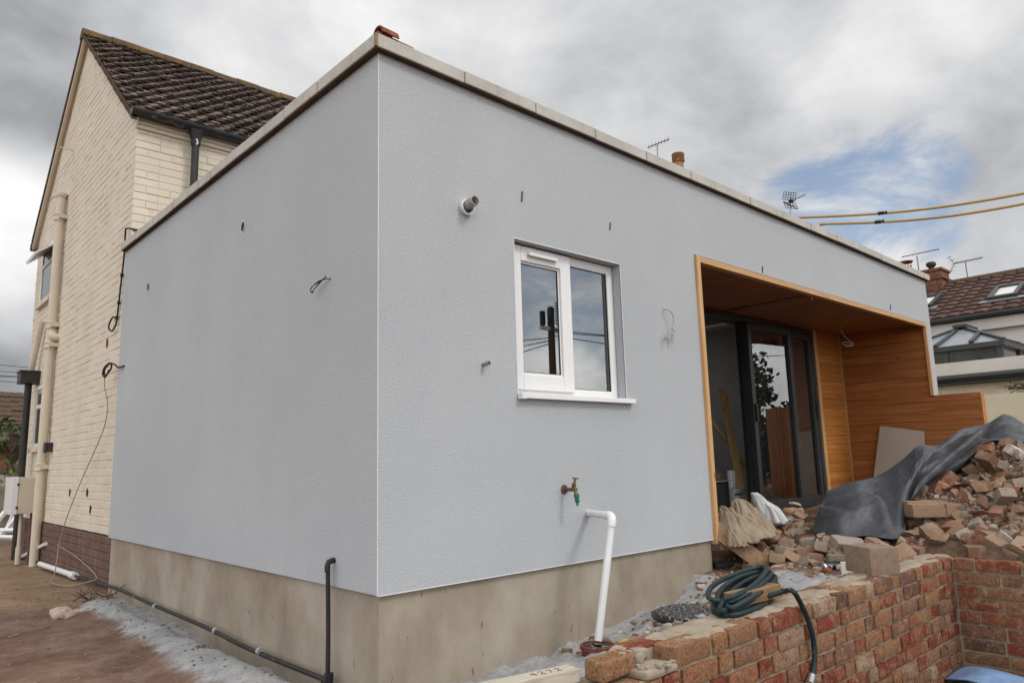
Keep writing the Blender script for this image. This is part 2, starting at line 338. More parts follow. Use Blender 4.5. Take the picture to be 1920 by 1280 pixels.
# ------------------------------------------------------------------ mesh building
class MB:
    def __init__(s): s.v = []; s.f = []; s.t = []; s.sm = []
    def add(s, vs, fs, tint=0., smooth=False):
        o = len(s.v); s.v.extend([tuple(v) for v in vs])
        for f in fs: s.f.append(tuple(i+o for i in f)); s.t.append(tint); s.sm.append(smooth)
        return s
    def box(s, x0, x1, y0, y1, z0, z1, tint=0.):
        v = [(x, y, z) for z in (z0, z1) for y in (y0, y1) for x in (x0, x1)]
        return s.add(v, [(0, 2, 3, 1), (4, 5, 7, 6), (0, 1, 5, 4), (2, 6, 7, 3), (0, 4, 6, 2), (1, 3, 7, 5)], tint)
    def obox(s, c, ax, ay, az, tint=0.):           # centre and three half-axis vectors
        c, ax, ay, az = map(Vector, (c, ax, ay, az))
        v = [c+ax*i+ay*j+az*k for k in (-1, 1) for j in (-1, 1) for i in (-1, 1)]
        return s.add(v, [(0, 2, 3, 1), (4, 5, 7, 6), (0, 1, 5, 4), (2, 6, 7, 3), (0, 4, 6, 2), (1, 3, 7, 5)], tint)
    def bar(s, a, b, w, h, upv=(0, 0, 1), tint=0.):
        a, b = Vector(a), Vector(b); d = (b-a); L = d.length/2; d.normalize()
        u = Vector(upv); sd = d.cross(u)
        if sd.length < 1e-4: sd = d.cross(Vector((1, 0, 0)))
        sd.normalize(); u = sd.cross(d)
        return s.obox((a+b)/2, d*L, sd*(w/2), u*(h/2), tint)
    def tube(s, pts, r, n=8, cap=True, tint=0., closed=False):
        pts = [Vector(p) for p in pts]; m = len(pts)
        rr = r if isinstance(r, (list, tuple)) else [r]*m
        vs = []; u = None
        for i, p in enumerate(pts):
            if closed: t = pts[(i+1) % m]-pts[i-1]
            else: t = (pts[min(i+1, m-1)]-pts[max(i-1, 0)])
            t.normalize()
            if u is None:
                u = t.cross(Vector((0, 0, 1)))
                if u.length < 1e-3: u = t.cross(Vector((1, 0, 0)))
            else: u = u-t*u.dot(t)
            u.normalize(); w = t.cross(u)
            for k in range(n):
                a = 2*math.pi*k/n; vs.append(p+(u*math.cos(a)+w*math.sin(a))*rr[i])
        fs = [(i*n+k, i*n+(k+1) % n, (i+1)*n+(k+1) % n, (i+1)*n+k) for i in range(m-1) for k in range(n)]
        if closed: fs += [((m-1)*n+k, (m-1)*n+(k+1) % n, (k+1) % n, k) for k in range(n)]
        s.add(vs, fs, tint, True)
        if cap and not closed:
            s.add(vs[:n], [tuple(range(n))[::-1]], tint); s.add(vs[-n:], [tuple(range(n))], tint)
        return s
    def lathe(s, base, axis, prof, n=20, tint=0., smooth=True):   # prof: (radius, height) list
        ax = Vector(axis).normalized(); u = ax.cross(Vector((0, 0, 1)))
        if u.length < 1e-3: u = Vector((1, 0, 0))
        u.normalize(); w = ax.cross(u); b = Vector(base); vs = []
        for r, h in prof:
            for k in range(n):
                a = 2*math.pi*k/n; vs.append(b+ax*h+(u*math.cos(a)+w*math.sin(a))*r)
        fs = [(i*n+k, i*n+(k+1) % n, (i+1)*n+(k+1) % n, (i+1)*n+k) for i in range(len(prof)-1) for k in range(n)]
        return s.add(vs, fs, tint, smooth)
    def poly(s, pts, off, tint=0.):                 # polygon pushed along off
        n = len(pts); off = Vector(off); v = [Vector(p) for p in pts]+[Vector(p)+off for p in pts]
        fs = [tuple(range(n))[::-1], tuple(range(n, 2*n))]+[(i, (i+1) % n, (i+1) % n+n, i+n) for i in range(n)]
        return s.add(v, fs, tint)
    def grid(s, rows, tint=0., smooth=True):
        n = len(rows[0]); vs = [p for r in rows for p in r]
        return s.add(vs, [(i*n+k, i*n+k+1, (i+1)*n+k+1, (i+1)*n+k) for i in range(len(rows)-1) for k in range(n-1)], tint, smooth)
    def mesh(s, name):
        me = bpy.data.meshes.new(name); me.from_pydata(s.v, [], s.f)
        a = me.attributes.new('tint', 'FLOAT', 'FACE'); a.data.foreach_set('value', s.t)
        me.polygons.foreach_set('use_smooth', s.sm); me.update(); return me
    def build(s, name, mat, parent=None, sharp=40, origin=None, fix=True):
        if parent is not None: off = WORLD[parent.name]
        elif origin is not None: off = Vector(origin)
        else:
            xs, ys, zs = zip(*s.v); off = Vector(((min(xs)+max(xs))/2, (min(ys)+max(ys))/2, min(zs)))
        s.v = [(a-off.x, b-off.y, c-off.z) for a, b, c in s.v]
        me = s.mesh(name)
        if fix:
            bm = bmesh.new(); bm.from_mesh(me); bmesh.ops.recalc_face_normals(bm, faces=bm.faces); bm.to_mesh(me); bm.free()
        if any(s.sm): me.set_sharp_from_angle(angle=R(sharp))
        o = bpy.data.objects.new(name, me); me.materials.append(MAT[mat]); S.collection.objects.link(o)
        if parent is not None: o.parent = parent; WORLD[o.name] = off
        else: o.location = off; WORLD[o.name] = off
        return o
WORLD = {}
def tag(o, label=None, cat=None, group=None, kind=None):
    for k, v in (('label', label), ('category', cat), ('group', group), ('kind', kind)):
        if v: o[k] = v
    return o
def thing(name, label, cat, loc, group=None):
    o = bpy.data.objects.new(name, None); S.collection.objects.link(o); o.location = loc; o.empty_display_size = .1
    WORLD[o.name] = Vector(loc); return tag(o, label, cat, group)

def cube_grid(nx, ny, nz):
    key = {}; V = []; F = []
    def vid(p):
        k = tuple(round(a, 5) for a in p)
        if k not in key: key[k] = len(V); V.append(Vector(p))
        return key[k]
    dims = (nx, ny, nz)
    for ax in range(3):
        a, b = (ax+1) % 3, (ax+2) % 3
        for sd in (-1, 1):
            for i in range(dims[a]):
                for j in range(dims[b]):
                    q = []
                    for di, dj in ((0, 0), (1, 0), (1, 1), (0, 1)):
                        p = [0, 0, 0]; p[ax] = sd; p[a] = -1+2*(i+di)/dims[a]; p[b] = -1+2*(j+dj)/dims[b]; q.append(vid(p))
                    F.append(tuple(q if sd > 0 else q[::-1]))
    return V, F
TG = {}
def rbox(dims, n=(6, 3, 3), r=.008, amp=.003, fr=9., seed=0., cuts=()):
    if n not in TG: TG[n] = cube_grid(*n)
    V, F = TG[n]; h = Vector(dims)/2; out = []
    for v in V:
        p = Vector((v.x*h.x, v.y*h.y, v.z*h.z))
        q = Vector([max(-h[i]+r, min(h[i]-r, p[i])) for i in range(3)]); d = p-q
        if d.length > 1e-9: p = q+d.normalized()*min(r, d.length)
        for c, nn in cuts:
            e = (p-c).dot(nn)
            if e > 0: p = p-nn*e
        o = noise.noise_vector(p*fr+Vector((seed*3.1, seed*1.7, seed*5.3)))
        o2 = noise.noise_vector(p*fr*4+Vector((seed, 9+seed, seed)))
        out.append(p+o*amp+o2*(amp*.45))
    return out, F

# ------------------------------------------------------------------ ground
HP = [(.3,-.1,-.47),(.3,-1,-.46),(-.3,-.6,-.47),(1,-.05,-.455),(1,-.5,-.39),(1.5,-.05,-.42),(1.6,-.5,-.28),(1.5,-1.1,-.14),(1,-1.1,-.25),(2.05,-.02,-.36),(2,-.5,-.24),(2,-1.05,-.1),(2.67,-.02,-.21),(2.7,-.6,-.14),(3,-1.1,-.1),(3.3,0,-.13),(3,.5,-.13),(4,.9,-.12),(6,.9,-.1),(7.2,.9,-.08),
 (3.45,-.75,-.03),(3.35,-1.2,.02),(3.9,-.15,-.03),(3.35,-1.7,.02),(3.35,-2.3,.03),(4.2,-.45,.13),(4.0,-1.2,.3),(4.7,-1.3,.66),(5.0,-.8,.55),(4.6,-.45,.27),(5.2,.15,-.02),(5.6,-1.2,.68),(4.2,-1.8,.42),(5,-2.2,.7),(6.5,-1,.35),(6.9,0,-.04),(6.5,-2.5,.5),(7.5,-1.5,.1),(4.2,-2.6,.35)]
def heap(x, y):
    sw = sz = 0
    for a, b, c in HP:
        w = ((a-x)**2+(b-y)**2+.02)**-2; sw += w; sz += w*c
    return sz/sw
def sstep(a, b, x):
    t = max(0, min(1, (x-a)/(b-a))); return t*t*(3-2*t)
def gz(x, y):                                        # height of the whole site
    flat = -.475-.04*sstep(4, 9, y)
    if x < .02 or y > 4.3: z = flat
    else: z = flat
    inside = sstep(-.35, .3, x)*sstep(1.7, 1.1, y)*sstep(9.5, 7.6, x)
    if x > -.4 and y < 1.75 and y > -7 and x < 9.6: z = z+(heap(x, y)-z)*inside*sstep(-5.5, -3.2, y)
    pit = sstep(-1.25, -1.29, y)*sstep(3.16, 3.12, x)*sstep(-.35, -.05, x)*sstep(-4.0, -3.8, y)
    z = z+(-.74-z)*pit
    dm = dust_amt(x, y)
    if x < .1 and y > -1.5: z += .06*dm*sstep(-.06, -.22, x)-.09*sstep(-.15, -.06, x)*sstep(2.6, 1.4, y)*sstep(-.6, -.2, y)+.018*dm*noise.fractal(Vector((x*6, y*6, 7)), 1., 2., 4)
    else: z += .045*dm*(noise.fractal(Vector((x*8, y*8, 9)), 1., 2., 4)+.5*abs(noise.noise(Vector((x*16, y*16, 2)))))
    nz = noise.fractal(Vector((x*2.3, y*2.3, 0)), 1.0, 2.0, 5)*.018+noise.noise(Vector((x*11, y*11, 3)))*.006
    if x > 20 or x < -15 or abs(y) > 25: nz *= .3
    return z+nz
def dust_amt(x, y):
    a = 0
    if x < .1 and y > -1.5:                              # cement dust against the side wall
        edge = .55+.12*noise.noise(Vector((y*1.3, 0, 5)))-.10*sstep(1.5, 3.6, y)
        a = sstep(-edge, -edge+.30, x)*sstep(4.5, 3.6, y)
    if x >= -.1 and x < 2.75 and -1.2 < y < .3:
        a = max(a, .82*sstep(-1.2, -1.0, y)*sstep(2.9, 2.2, x))
    if 2.7 <= x < 3.6 and -.9 < y < .5: a = max(a, .25)
    return a
def axis(lo, hi, step, far):
    c = [lo+i*step for i in range(int((hi-lo)/step)+1)]
    s = step; a = c[0]; b = c[-1]; L = []; H = []
    while b < far: s *= 1.28; b += s; a -= s; L.append(a); H.append(b)
    return L[::-1]+c+H
xs = axis(-2.4, 6.0, .04, 900); ys = axis(-2.6, 5.0, .04, 900)
g = MB(); nx = len(xs)
g.v = [(x, y, gz(x, y)) for y in ys for x in xs]
g.f = [(j*nx+i, j*nx+i+1, (j+1)*nx+i+1, (j+1)*nx+i) for j in range(len(ys)-1) for i in range(nx-1)]
g.t = [0.]*len(g.f); g.sm = [True]*len(g.f)
pos = list(g.v)
ground = g.build('ground', 'ground', origin=(0, 0, 0), sharp=180, fix=False); tag(ground, kind='structure')
for nm, fn in (('dust', dust_amt),
               ('slab', lambda x, y: sstep(3.75, 4.0, y+.35*x+.12*noise.noise(Vector((x*2, y*2, 0))))*sstep(11, 10, y) if x < .5 else 0.),
               ('earth', lambda x, y: sstep(2.4, 3.2, x)*sstep(1.8, 1.2, y)*sstep(10, 8, x))):
    a = ground.data.attributes.new(nm, 'FLOAT', 'POINT'); a.data.foreach_set('value', [fn(p[0], p[1]) for p in pos])

# ------------------------------------------------------------------ the extension
ext = thing('extension_building', 'new grey rendered flat-roofed extension with white window and timber-lined recess', 'extension', (0, 0, -.5))
ZT = 2.60
WX0, WX1, WZ0, WZ1 = .884, 1.812, .925, 1.803        # window opening
OX0, OX1, OZ1 = 2.69, 7.3722, 2.015                   # recess opening
def wall_front(b):
    xsx = [0, WX0, WX1, OX0, OX1, 7.57]; zs = [0, WZ0, 1.17, WZ1, OZ1, ZT]
    def hole(x, z):
        return (WX0 < x < WX1 and WZ0 < z < WZ1) or (OX0 < x < OX1 and z < OZ1)
    for y, flip in ((0, False), (.30, True)):
        for i in range(5):
            for j in range(5):
                if hole((xsx[i]+xsx[i+1])/2, (zs[j]+zs[j+1])/2): continue
                q = [(xsx[i], y, zs[j]), (xsx[i+1], y, zs[j]), (xsx[i+1], y, zs[j+1]), (xsx[i], y, zs[j+1])]
                if y > 0: q = [(max(p[0], .3) if p[0] < .5 else p[0], p[1], p[2]) for p in q]
                b.add(q if not flip else q[::-1], [(0, 1, 2, 3)])
    def rect(a, c, d, e): b.add([a, c, d, e], [(0, 1, 2, 3)])
    for x0, x1, z0, z1 in ((WX0, WX1, WZ0, WZ1),):
        rect((x0, 0, z0), (x0, 0, z1), (x0, .3, z1), (x0, .3, z0)); rect((x1, 0, z0), (x1, .3, z0), (x1, .3, z1), (x1, 0, z1))
        rect((x0, 0, z1), (x1, 0, z1), (x1, .3, z1), (x0, .3, z1)); rect((x0, 0, z0), (x0, .3, z0), (x1, .3, z0), (x1, 0, z0))
    rect((OX0, 0, 0), (OX0, 0, OZ1), (OX0, .3, OZ1), (OX0, .3, 0))
    rect((OX0, 0, OZ1), (OX1, 0, OZ1), (OX1, .3, OZ1), (OX0, .3, OZ1))
    rect((7.57, 0, 0), (7.57, 4.4, 0), (7.57, 4.4, ZT), (7.57, 0, ZT))       # far end
    rect((0, 0, 0), (0, 0, ZT), (0, 4.395, ZT), (0, 4.395, 0))               # side wall
    rect((.3, .3, 0), (.3, 4.395, 0), (.3, 4.395, ZT), (.3, .3, ZT))
    rect((0, 0, 0), (0, 4.395, 0), (.3, 4.395, 0), (.3, 0, 0)); rect((0, 0, 0), (.3, 0, 0), (OX0, 0, 0), (OX0, .3, 0))
    rect((0, 4.395, 0), (0, 4.395, ZT), (.3, 4.395, ZT), (.3, 4.395, 0))
b = MB(); wall_front(b); b.build('wall', 'render', ext, fix=False)
b = MB(); b.box(.022, OX0-.012, .022, .3, -.95, -.006); b.box(.022, .3, .3, 4.39, -.95, -.006); b.build('plinth', 'plinth', ext)
b = MB(); b.box(-.0012, .0022, -.0012, .0022, .002, ZT); b.build('corner_bead', 'bead', ext)
b = MB(); b.box(.004, OX0-.008, -.003, .018, -.0045, -.0005); b.build('base_bead', 'bead', ext)
b = MB(); b.box(.006, .3, .31, 4.3, -.03, -.0055)
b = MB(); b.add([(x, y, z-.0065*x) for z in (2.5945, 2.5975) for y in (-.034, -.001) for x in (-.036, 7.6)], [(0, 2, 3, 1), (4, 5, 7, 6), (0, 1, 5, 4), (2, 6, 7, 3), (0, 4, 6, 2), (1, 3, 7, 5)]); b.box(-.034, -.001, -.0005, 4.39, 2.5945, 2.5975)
b.build('underside_shade', 'undershade', ext)  # coping's brown underside with the shade of its overhang put into the colour
# coping stones
def cz(x): return -.0065*x
fx = [-.042, .516, 1.055, 1.588, 2.124, 2.655, 2.968, 3.503, 4.044, 4.57, 5.10, 5.623, 6.174, 6.705, 7.24, 7.62]
CT, CB = 2.670, 2.600
first = True
for a, c in zip(fx[:-1], fx[1:]):
    b = MB(); j = .0045; dz = random.uniform(-.003, .003); dy = random.uniform(-.003, .003)
    x0 = a+(j if a > 0 else 0); x1 = c-j
    v = []
    for z, s_ in ((CB, 0), (CT, 0)):
        for y in (-.042+dy, .34): 
            for x in (x0, x1): v.append((x, y, z+cz(x)+dz))
    v[0+0] = (v[0][0], v[0][1], v[0][2])
    if a < 0: v[2] = (.34, .34, v[2][2]); v[6] = (.34, .34, v[6][2])          # mitred at the corner
    b.add(v, [(0, 2, 3, 1), (4, 5, 7, 6), (0, 1, 5, 4), (2, 6, 7, 3), (0, 4, 6, 2), (1, 3, 7, 5)])
    o = b.build('coping_stone', 'coping', ext)
    md = o.modifiers.new('bevel', 'BEVEL'); md.width = .004; md.segments = 2
sy_ = [-.042, .56, .972, 1.56, 2.146, 2.39, 2.64, 2.966, 3.45, 3.95, 4.40]
for a, c in zip(sy_[:-1], sy_[1:]):
    b = MB(); j = .0045; dz = random.uniform(-.003, .003); y0 = a+(.006 if a < 0 else j); y1 = c-j; xo = -.042+random.uniform(-.003, .003)
    v = [(x, y, z+dz) for z in (CB, CT) for y in (y0, y1) for x in (xo, .34)]
    if a < 0:
        v[1] = (.328, .34, v[1][2]); v[5] = (.328, .34, v[5][2])
    b.add(v, [(0, 2, 3, 1), (4, 5, 7, 6), (0, 1, 5, 4), (2, 6, 7, 3), (0, 4, 6, 2), (1, 3, 7, 5)])
    o = b.build('coping_stone', 'coping', ext)
    md = o.modifiers.new('bevel', 'BEVEL'); md.width = .004; md.segments = 2
b = MB()
for x in fx[1:-1]: b.box(x-.006, x+.006, -.039, .33, CB+cz(x)+.002, CT+cz(x)-.003); b.build('mortar_joint', 'joint', ext); b = MB()
for y in sy_[1:-1]: b.box(-.039, .33, y-.006, y+.006, CB+.002, CT-.003); b.build('mortar_joint', 'joint', ext); b = MB()
b.poly([(-.0445, -.0445, CB+.001), (-.030, -.0445, CB+.001), (.02, .02, CB+.001), (-.0445, -.030, CB+.001)], (0, 0, CT-CB-.003))
b.build('mortar_joint', 'joint', ext)
def ringbox(b, z0, z1, x0, x1, y0, y1):  # leaves an unseen roof opening, added to let daylight into the room
    b.box(x0, 5.2, y0, y1, z0, z1); b.box(6.4, x1, y0, y1, z0, z1); b.box(5.2003, 6.3997, y0, 2.4, z0, z1); b.box(5.2003, 6.3997, 3.4, y1, z0, z1)
b = MB(); ringbox(b, 2.47, 2.53, .31, 7.3, .31, 4.3); b.build('roof_deck', 'deckfelt', ext)
b = MB(); b.box(.02, .4, 4.30, 4.44, 2.655, 2.74); b.build('lead_flashing', 'deckfelt', ext)
# room behind the doors
b = MB(); b.box(.301, 7.56, 4.25, 4.39, -.1, 2.46); b.box(7.42, 7.56, 1.1, 4.24, -.1, 2.46); b.box(.302, 2.6, .302, .31, 0, .9)
b.box(2.55, OX0-.005, .31, 4.24, -.4, 2.42); b.box(OX0+.002, 7.4, 1.055, 1.10, 2.0, 2.46); b.build('inner_wall', 'plaster', ext)  # unseen partition added full depth to block the window's view of the roof opening
b = MB(); ringbox(b, 2.43, 2.462, .301, 7.4, .32, 4.24); b.build('ceiling', 'plaster', ext)
b = MB(); b.box(.301, 7.4, 1.09, 4.24, -.3, -.012); b.box(.301, 2.54, .31, 1.09, -.3, -.012); b.build('floor', 'screed', ext)
b = MB(); b.box(2.7, 7.36, .90, 1.085, -.6, -.07); b.build('door_step', 'conc', ext)

# recess lining
def boards(b, axis, lo, hi, along, thick, pitch=.108, gap=.0035):   # horizontal boards
    z = lo
    while z < hi:
        z1 = min(z+pitch-gap, hi)
        if axis == 'x': b.box(along[0], along[1], thick[0], thick[1], z, z1, random.random())
        else: b.box(thick[0], thick[1], along[0], along[1], z, z1, random.random())
        z += pitch
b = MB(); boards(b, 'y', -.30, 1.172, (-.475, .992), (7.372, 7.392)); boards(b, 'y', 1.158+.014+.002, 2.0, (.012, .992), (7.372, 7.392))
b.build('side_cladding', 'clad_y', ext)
b = MB(); b.box(7.3925, 7.52, -.470, -.002, -.4, 1.168); b.build('low_wall', 'clad_x', ext)
b = MB(); b.box(7.3915, 7.3922, .0, .99, -.3, 2.0); b.box(7.3925, 7.56, .305, 1.09, -.4, 2.4); b.box(6.6, 7.4, 1.022, 1.05, -.3, 2.4); b.build('recess_backing', 'shadowgap', ext)
b = MB(); boards(b, 'x', -.10, 2.0, (6.655, 7.37), (1.0, 1.02)); b.build('back_cladding', 'clad_x', ext)
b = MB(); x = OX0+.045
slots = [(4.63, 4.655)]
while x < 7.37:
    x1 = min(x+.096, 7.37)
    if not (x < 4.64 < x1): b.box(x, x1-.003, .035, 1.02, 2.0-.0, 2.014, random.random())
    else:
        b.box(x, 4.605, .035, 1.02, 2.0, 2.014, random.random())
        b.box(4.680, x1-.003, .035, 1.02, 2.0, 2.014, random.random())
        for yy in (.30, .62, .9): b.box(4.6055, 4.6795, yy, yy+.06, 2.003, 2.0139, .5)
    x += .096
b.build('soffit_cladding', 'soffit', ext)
b = MB(); b.box(OX0+.01, 7.5, .31, 1.05, 2.018, 2.03); b.build('soffit_backing', 'shadowgap', ext)
b = MB(); b.box(OX0-.006, OX0+.036, -.022, .06, -.03, OZ1-.002, .2); b.build('edge_trim', 'trim_z', ext)
b = MB(); b.box(OX0+.0365, 7.375, -.020, .034, 1.968, OZ1-.004, .4); b.build('edge_trim', 'trim_x', ext)
b = MB(); b.box(7.338, 7.3718, -.019, .0118, 1.173, 1.9675, .6); b.build('edge_trim', 'trim_z', ext)
b = MB(); b.box(OX0-.008, 7.375, -.004, .01, OZ1, OZ1+.007); b.build('shadow_gap', 'shadowgap', ext)
b = MB(); b.box(6.585, 6.652, .955, 1.03, -.08, 1.998, .1); b.build('corner_trim', 'trim_z', ext)
b = MB(); b.box(7.356, 7.3715, .984, .9995, -.08, 1.998, .9); b.build('corner_trim', 'trim_z', ext)
b = MB(); b.box(OX0+.037, OX0+.055, .062, .98, -.1, 1.998, .3); b.build('side_lining', 'clad_y', ext)

# window
def frame(b, x0, x1, z0, z1, y0, y1, w, wb=None, tint=0.):
    wb = wb or w
    b.box(x0, x0+w, y0, y1, z0, z1, tint); b.box(x1-w, x1, y0, y1, z0, z1, tint)
    b.box(x0+w+.0003, x1-w-.0003, y0, y1, z1-w, z1, tint); b.box(x0+w+.0003, x1-w-.0003, y0, y1, z0, z0+wb, tint)
def bev(o, w=.004, s=2):
    m = o.modifiers.new('bevel', 'BEVEL'); m.width = w; m.segments = s; m.limit_method = 'ANGLE'; return o
b = MB(); frame(b, WX0+.002, WX1-.004, WZ0+.004, WZ1-.006, .062, .13, .045); b.box(1.345, 1.385, .062, .13, WZ0+.05, WZ1-.052)
win = bev(b.build('window', 'upvc', ext))
b = MB(); frame(b, WX0+.006, 1.392, WZ0+.034, WZ1-.012, .046, .0615, .088); sash = bev(b.build('sash', 'upvc', win))
b = MB(); frame(b, WX0+.094, 1.304, WZ0+.122, WZ1-.1, .060, .075, .012); b.build('glazing_bead', 'upvc', win)
b = MB(); frame(b, 1.392, 1.768, WZ0+.044, WZ1-.047, .066, .085, .013); b.build('glazing_bead', 'upvc', win)
b = MB(); frame(b, 1.405, 1.755, WZ0+.057, WZ1-.060, .072, .08, .004); b.build('gasket', 'rubber', win)
b = MB(); frame(b, WX0+.106, 1.292, WZ0+.134, WZ1-.112, .062, .07, .004); b.build('gasket', 'rubber', win)
def pane(x0, x1, z0, z1, y, par, mat='glass', tilt=0.):
    b = MB(); b.add([(x0, y, z0), (x1, y+tilt, z0), (x1, y+tilt, z1), (x0, y, z1)], [(0, 1, 2, 3)]); return b.build('pane', mat, par, fix=False)
pane(WX0+.107, 1.291, WZ0+.135, WZ1-.113, .0665, win); pane(1.406, 1.754, WZ0+.058, WZ1-.061, .0765, win)
b = MB(); b.box(WX0+.145, 1.268, .026, .0455, WZ1-.062, WZ1-.046); b.add([(WX0+.145, .022, WZ1-.067), (1.268, .022, WZ1-.067), (1.268, .046, WZ1-.047), (WX0+.145, .046, WZ1-.047)], [(0, 1, 2, 3)])
bev(b.build('trickle_vent', 'upvc', win), .002)
b = MB(); b.box(WX0-.002, 1.862, -.038, -.002, WZ0-.022, WZ0+.006); b.box(WX0+.001, WX1-.001, -.002, .125, WZ0-.0, WZ0+.005); b.box(WX0-.006, WX0+.028, -.042, -.004, WZ0-.026, WZ0+.008)
bev(b.build('sill', 'upvc', win), .003)
b = MB(); b.box(WX0-.002, WX1+.003, -.003, .004, WZ1, WZ1+.005); b.box(WX1, WX1+.004, -.003, .004, WZ0, WZ1); b.box(WX0-.005, WX0, -.003, .004, WZ0, WZ1); b.build('reveal_bead', 'bead', win)

# sliding doors at the back of the recess
b = MB(); DX0, DX1, DZ1 = 2.76, 6.584, 1.993
b.box(DX0, DX1, .965, 1.04, 1.935, DZ1); b.box(6.525, DX1, .965, 1.04, -.02, 1.9345); b.box(DX0, DX0+.06, .965, 1.04, -.02, 1.9345)
b.box(DX0, DX1, .93, 1.15, -.068, -.021); b.box(DX0, DX1, 1.0405, 1.15, 1.935, DZ1)
door = bev(b.build('sliding_door', 'alu', ext), .003)
b = MB(); b.box(2.76, 6.60, .895, .9295, -.066, -.04); b.build('door_cill', 'alu', door)
def leaf(x0, x1, y0, y1, ajar=0.):
    sw = lambda b: setattr(b, 'v', [(p[0], p[1]-ajar*(p[0]-x0)/(x1-x0), p[2]) for p in b.v])
    b = MB(); frame(b, x0, x1, -.015, 1.93, y0, y1, .062, .10); sw(b); o = bev(b.build('door_leaf', 'alu', door), .003)
    b = MB(); frame(b, x0+.062, x1-.062, .085, 1.868, y0+.012, y1-.012, .01); sw(b); b.build('gasket', 'rubber', door)
    pane(x0+.066, x1-.066, .089, 1.864, (y0+y1)/2-ajar*.08, door, 'doorglass', -ajar*.84)
leaf(5.10, 5.935, .972, 1.03, .055); leaf(5.945, 6.522, .972, 1.03)
leaf(5.108, 5.90, 1.036, 1.082); leaf(5.135, 5.92, 1.088, 1.134)      # leaves slid behind the first
b = MB(); b.box(5.115, 5.145, .945, .9715, .90, 1.08); b.build('handle', 'black', door); b = MB(); b.box(6.5, 6.53, .955, .971, .95, 1.15); b.build('handle', 'black', door)

# timber standing inside behind the glass
b = MB(); b.bar((5.25, 1.25, 0), (6.05, 1.9, 1.35), .09, .045); tag(b.build('timber_stud', 'stud', fix=True), 'pale timber stud leaning left inside behind the larger door pane', 'timber stud')
b = MB(); b.bar((6.05, 1.35, 0), (5.62, 1.95, 1.15), .10, .04); tag(b.build('timber_stud', 'stud'), 'timber stud leaning against another inside the larger door pane', 'timber stud')
b = MB(); b.bar((6.12, 1.25, .1), (6.75, 1.5, .98), .05, .04); tag(b.build('timber_batten', 'stud'), 'thin pale batten leaning behind the narrow right door pane', 'batten')
b = MB(); b.obox((5.55, 2.35, .55), (.32, .05, 0), (-.002, .015, 0), (0, .04, .55)); tag(b.build('plasterboard_sheet', 'grillboard'), 'pale plasterboard sheet standing inside behind the glass door', 'plasterboard')

# ------------------------------------------------------------------ fittings on the extension walls
def oncurve(pts, k=6):
    P = [Vector(p) for p in pts]; out = []
    for i in range(len(P)-1):
        p0, p1, p2, p3 = P[max(i-1, 0)], P[i], P[i+1], P[min(i+2, len(P)-1)]
        for t in range(k):
            t /= k
            out.append(.5*((2*p1)+(p2-p0)*t+(2*p0-5*p1+4*p2-p3)*t*t+(3*p1-p0-3*p2+p3)*t**3))
    return out+[P[-1]]
# boiler flue
f = thing('flue_terminal', 'grey round flue terminal sticking out of the wall above the window', 'flue', (.537, 0, 1.905))
b = MB(); b.lathe((.537, 0, 1.905), (0, -1, 0), [(.040, 0), (.044, .012), (.044, .026), (.036, .028), (.034, .004), (0, .004)], 28); b.build('sleeve', 'bead', f)
b = MB(); b.lathe((.537, -.0, 1.918), (.02, -1, .05), [(.0275, 0), (.0275, .085), (.024, .085), (.023, .02), (0, .02)], 26); b.build('inner_pipe', 'greycable', f)
b = MB(); b.lathe((.537, -.006, 1.905), (0, -1, 0), [(.033, 0), (0, .0)], 26); b.build('throat', 'holedark', f)
for x, z, h, lab in ((.956, 2.066, .036, 'short rusty strap poking out of the wall above the window'), (1.734, 2.045, .03, 'thin metal tie standing out of the render right of the window head'),
                (3.674, 2.066, .034, 'thin tie poking out of the render above the left of the recess'), (6.378, 2.079, .034, 'thin tie poking out of the render near the right end of the recess')):
    b = MB(); w = .004 if x < 1 else .0014
    b.obox((x, -.004, z), (w, 0, 0), (0, .004, 0), (.004, 0, h*.85)); tag(b.build('wall_tie', 'weathered' if x < 1 else 'blackiron'), lab, 'wall tie')
# looped cables
def tubeobj(name, pts, r, mat, label, cat, n=7, k=6, group=None):
    b = MB(); b.tube(oncurve(pts, k), r, n); return tag(b.build(name, mat), label, cat, group)
cb = MB(); cb.tube(oncurve([(2.259, .02, 1.562), (2.262, -.03, 1.555), (2.30, -.045, 1.53), (2.315, -.04, 1.47), (2.30, -.03, 1.42), (2.275, -.04, 1.39), (2.24, -.05, 1.362), (2.215, -.04, 1.36), (2.235, -.035, 1.375), (2.29, -.03, 1.40), (2.31, -.035, 1.37), (2.305, -.03, 1.335), (2.295, -.03, 1.35), (2.30, -.035, 1.43), (2.315, -.04, 1.40), (2.30, -.04, 1.375)]), .0038, 7)
tag(cb.build('cable_tail', 'greycable'), 'grey cable tail knotted on the wall between window and recess', 'cable')
cb = MB()
for o in (0, .006):
    cb.tube(oncurve([(.02, .455, 1.528-o), (-.02, .465, 1.53), (-.035, .53+o, 1.525-o), (-.04, .585+o, 1.505), (-.04, .60, 1.488), (-.035, .59, 1.482-o), (-.035, .57, 1.492), (-.03, .52, 1.515+o), (-.025, .48, 1.535), (-.02, .468, 1.545-o)]), .0022, 7)
tag(cb.build('cable_tail', 'cable'), 'dark looped cable tail hanging out of the side wall near the corner', 'cable')
# pipe stub
b = MB(); b.lathe((.636, .01, 1.069), (.15, -1, .12), [(.010, 0), (.010, .035), (.0125, .035), (.0125, .055), (.010, .055), (.009, .045), (0, .045)], 14); tag(b.build('pipe_stub', 'metal'), 'short copper pipe stub projecting left of the window sill', 'pipe stub')
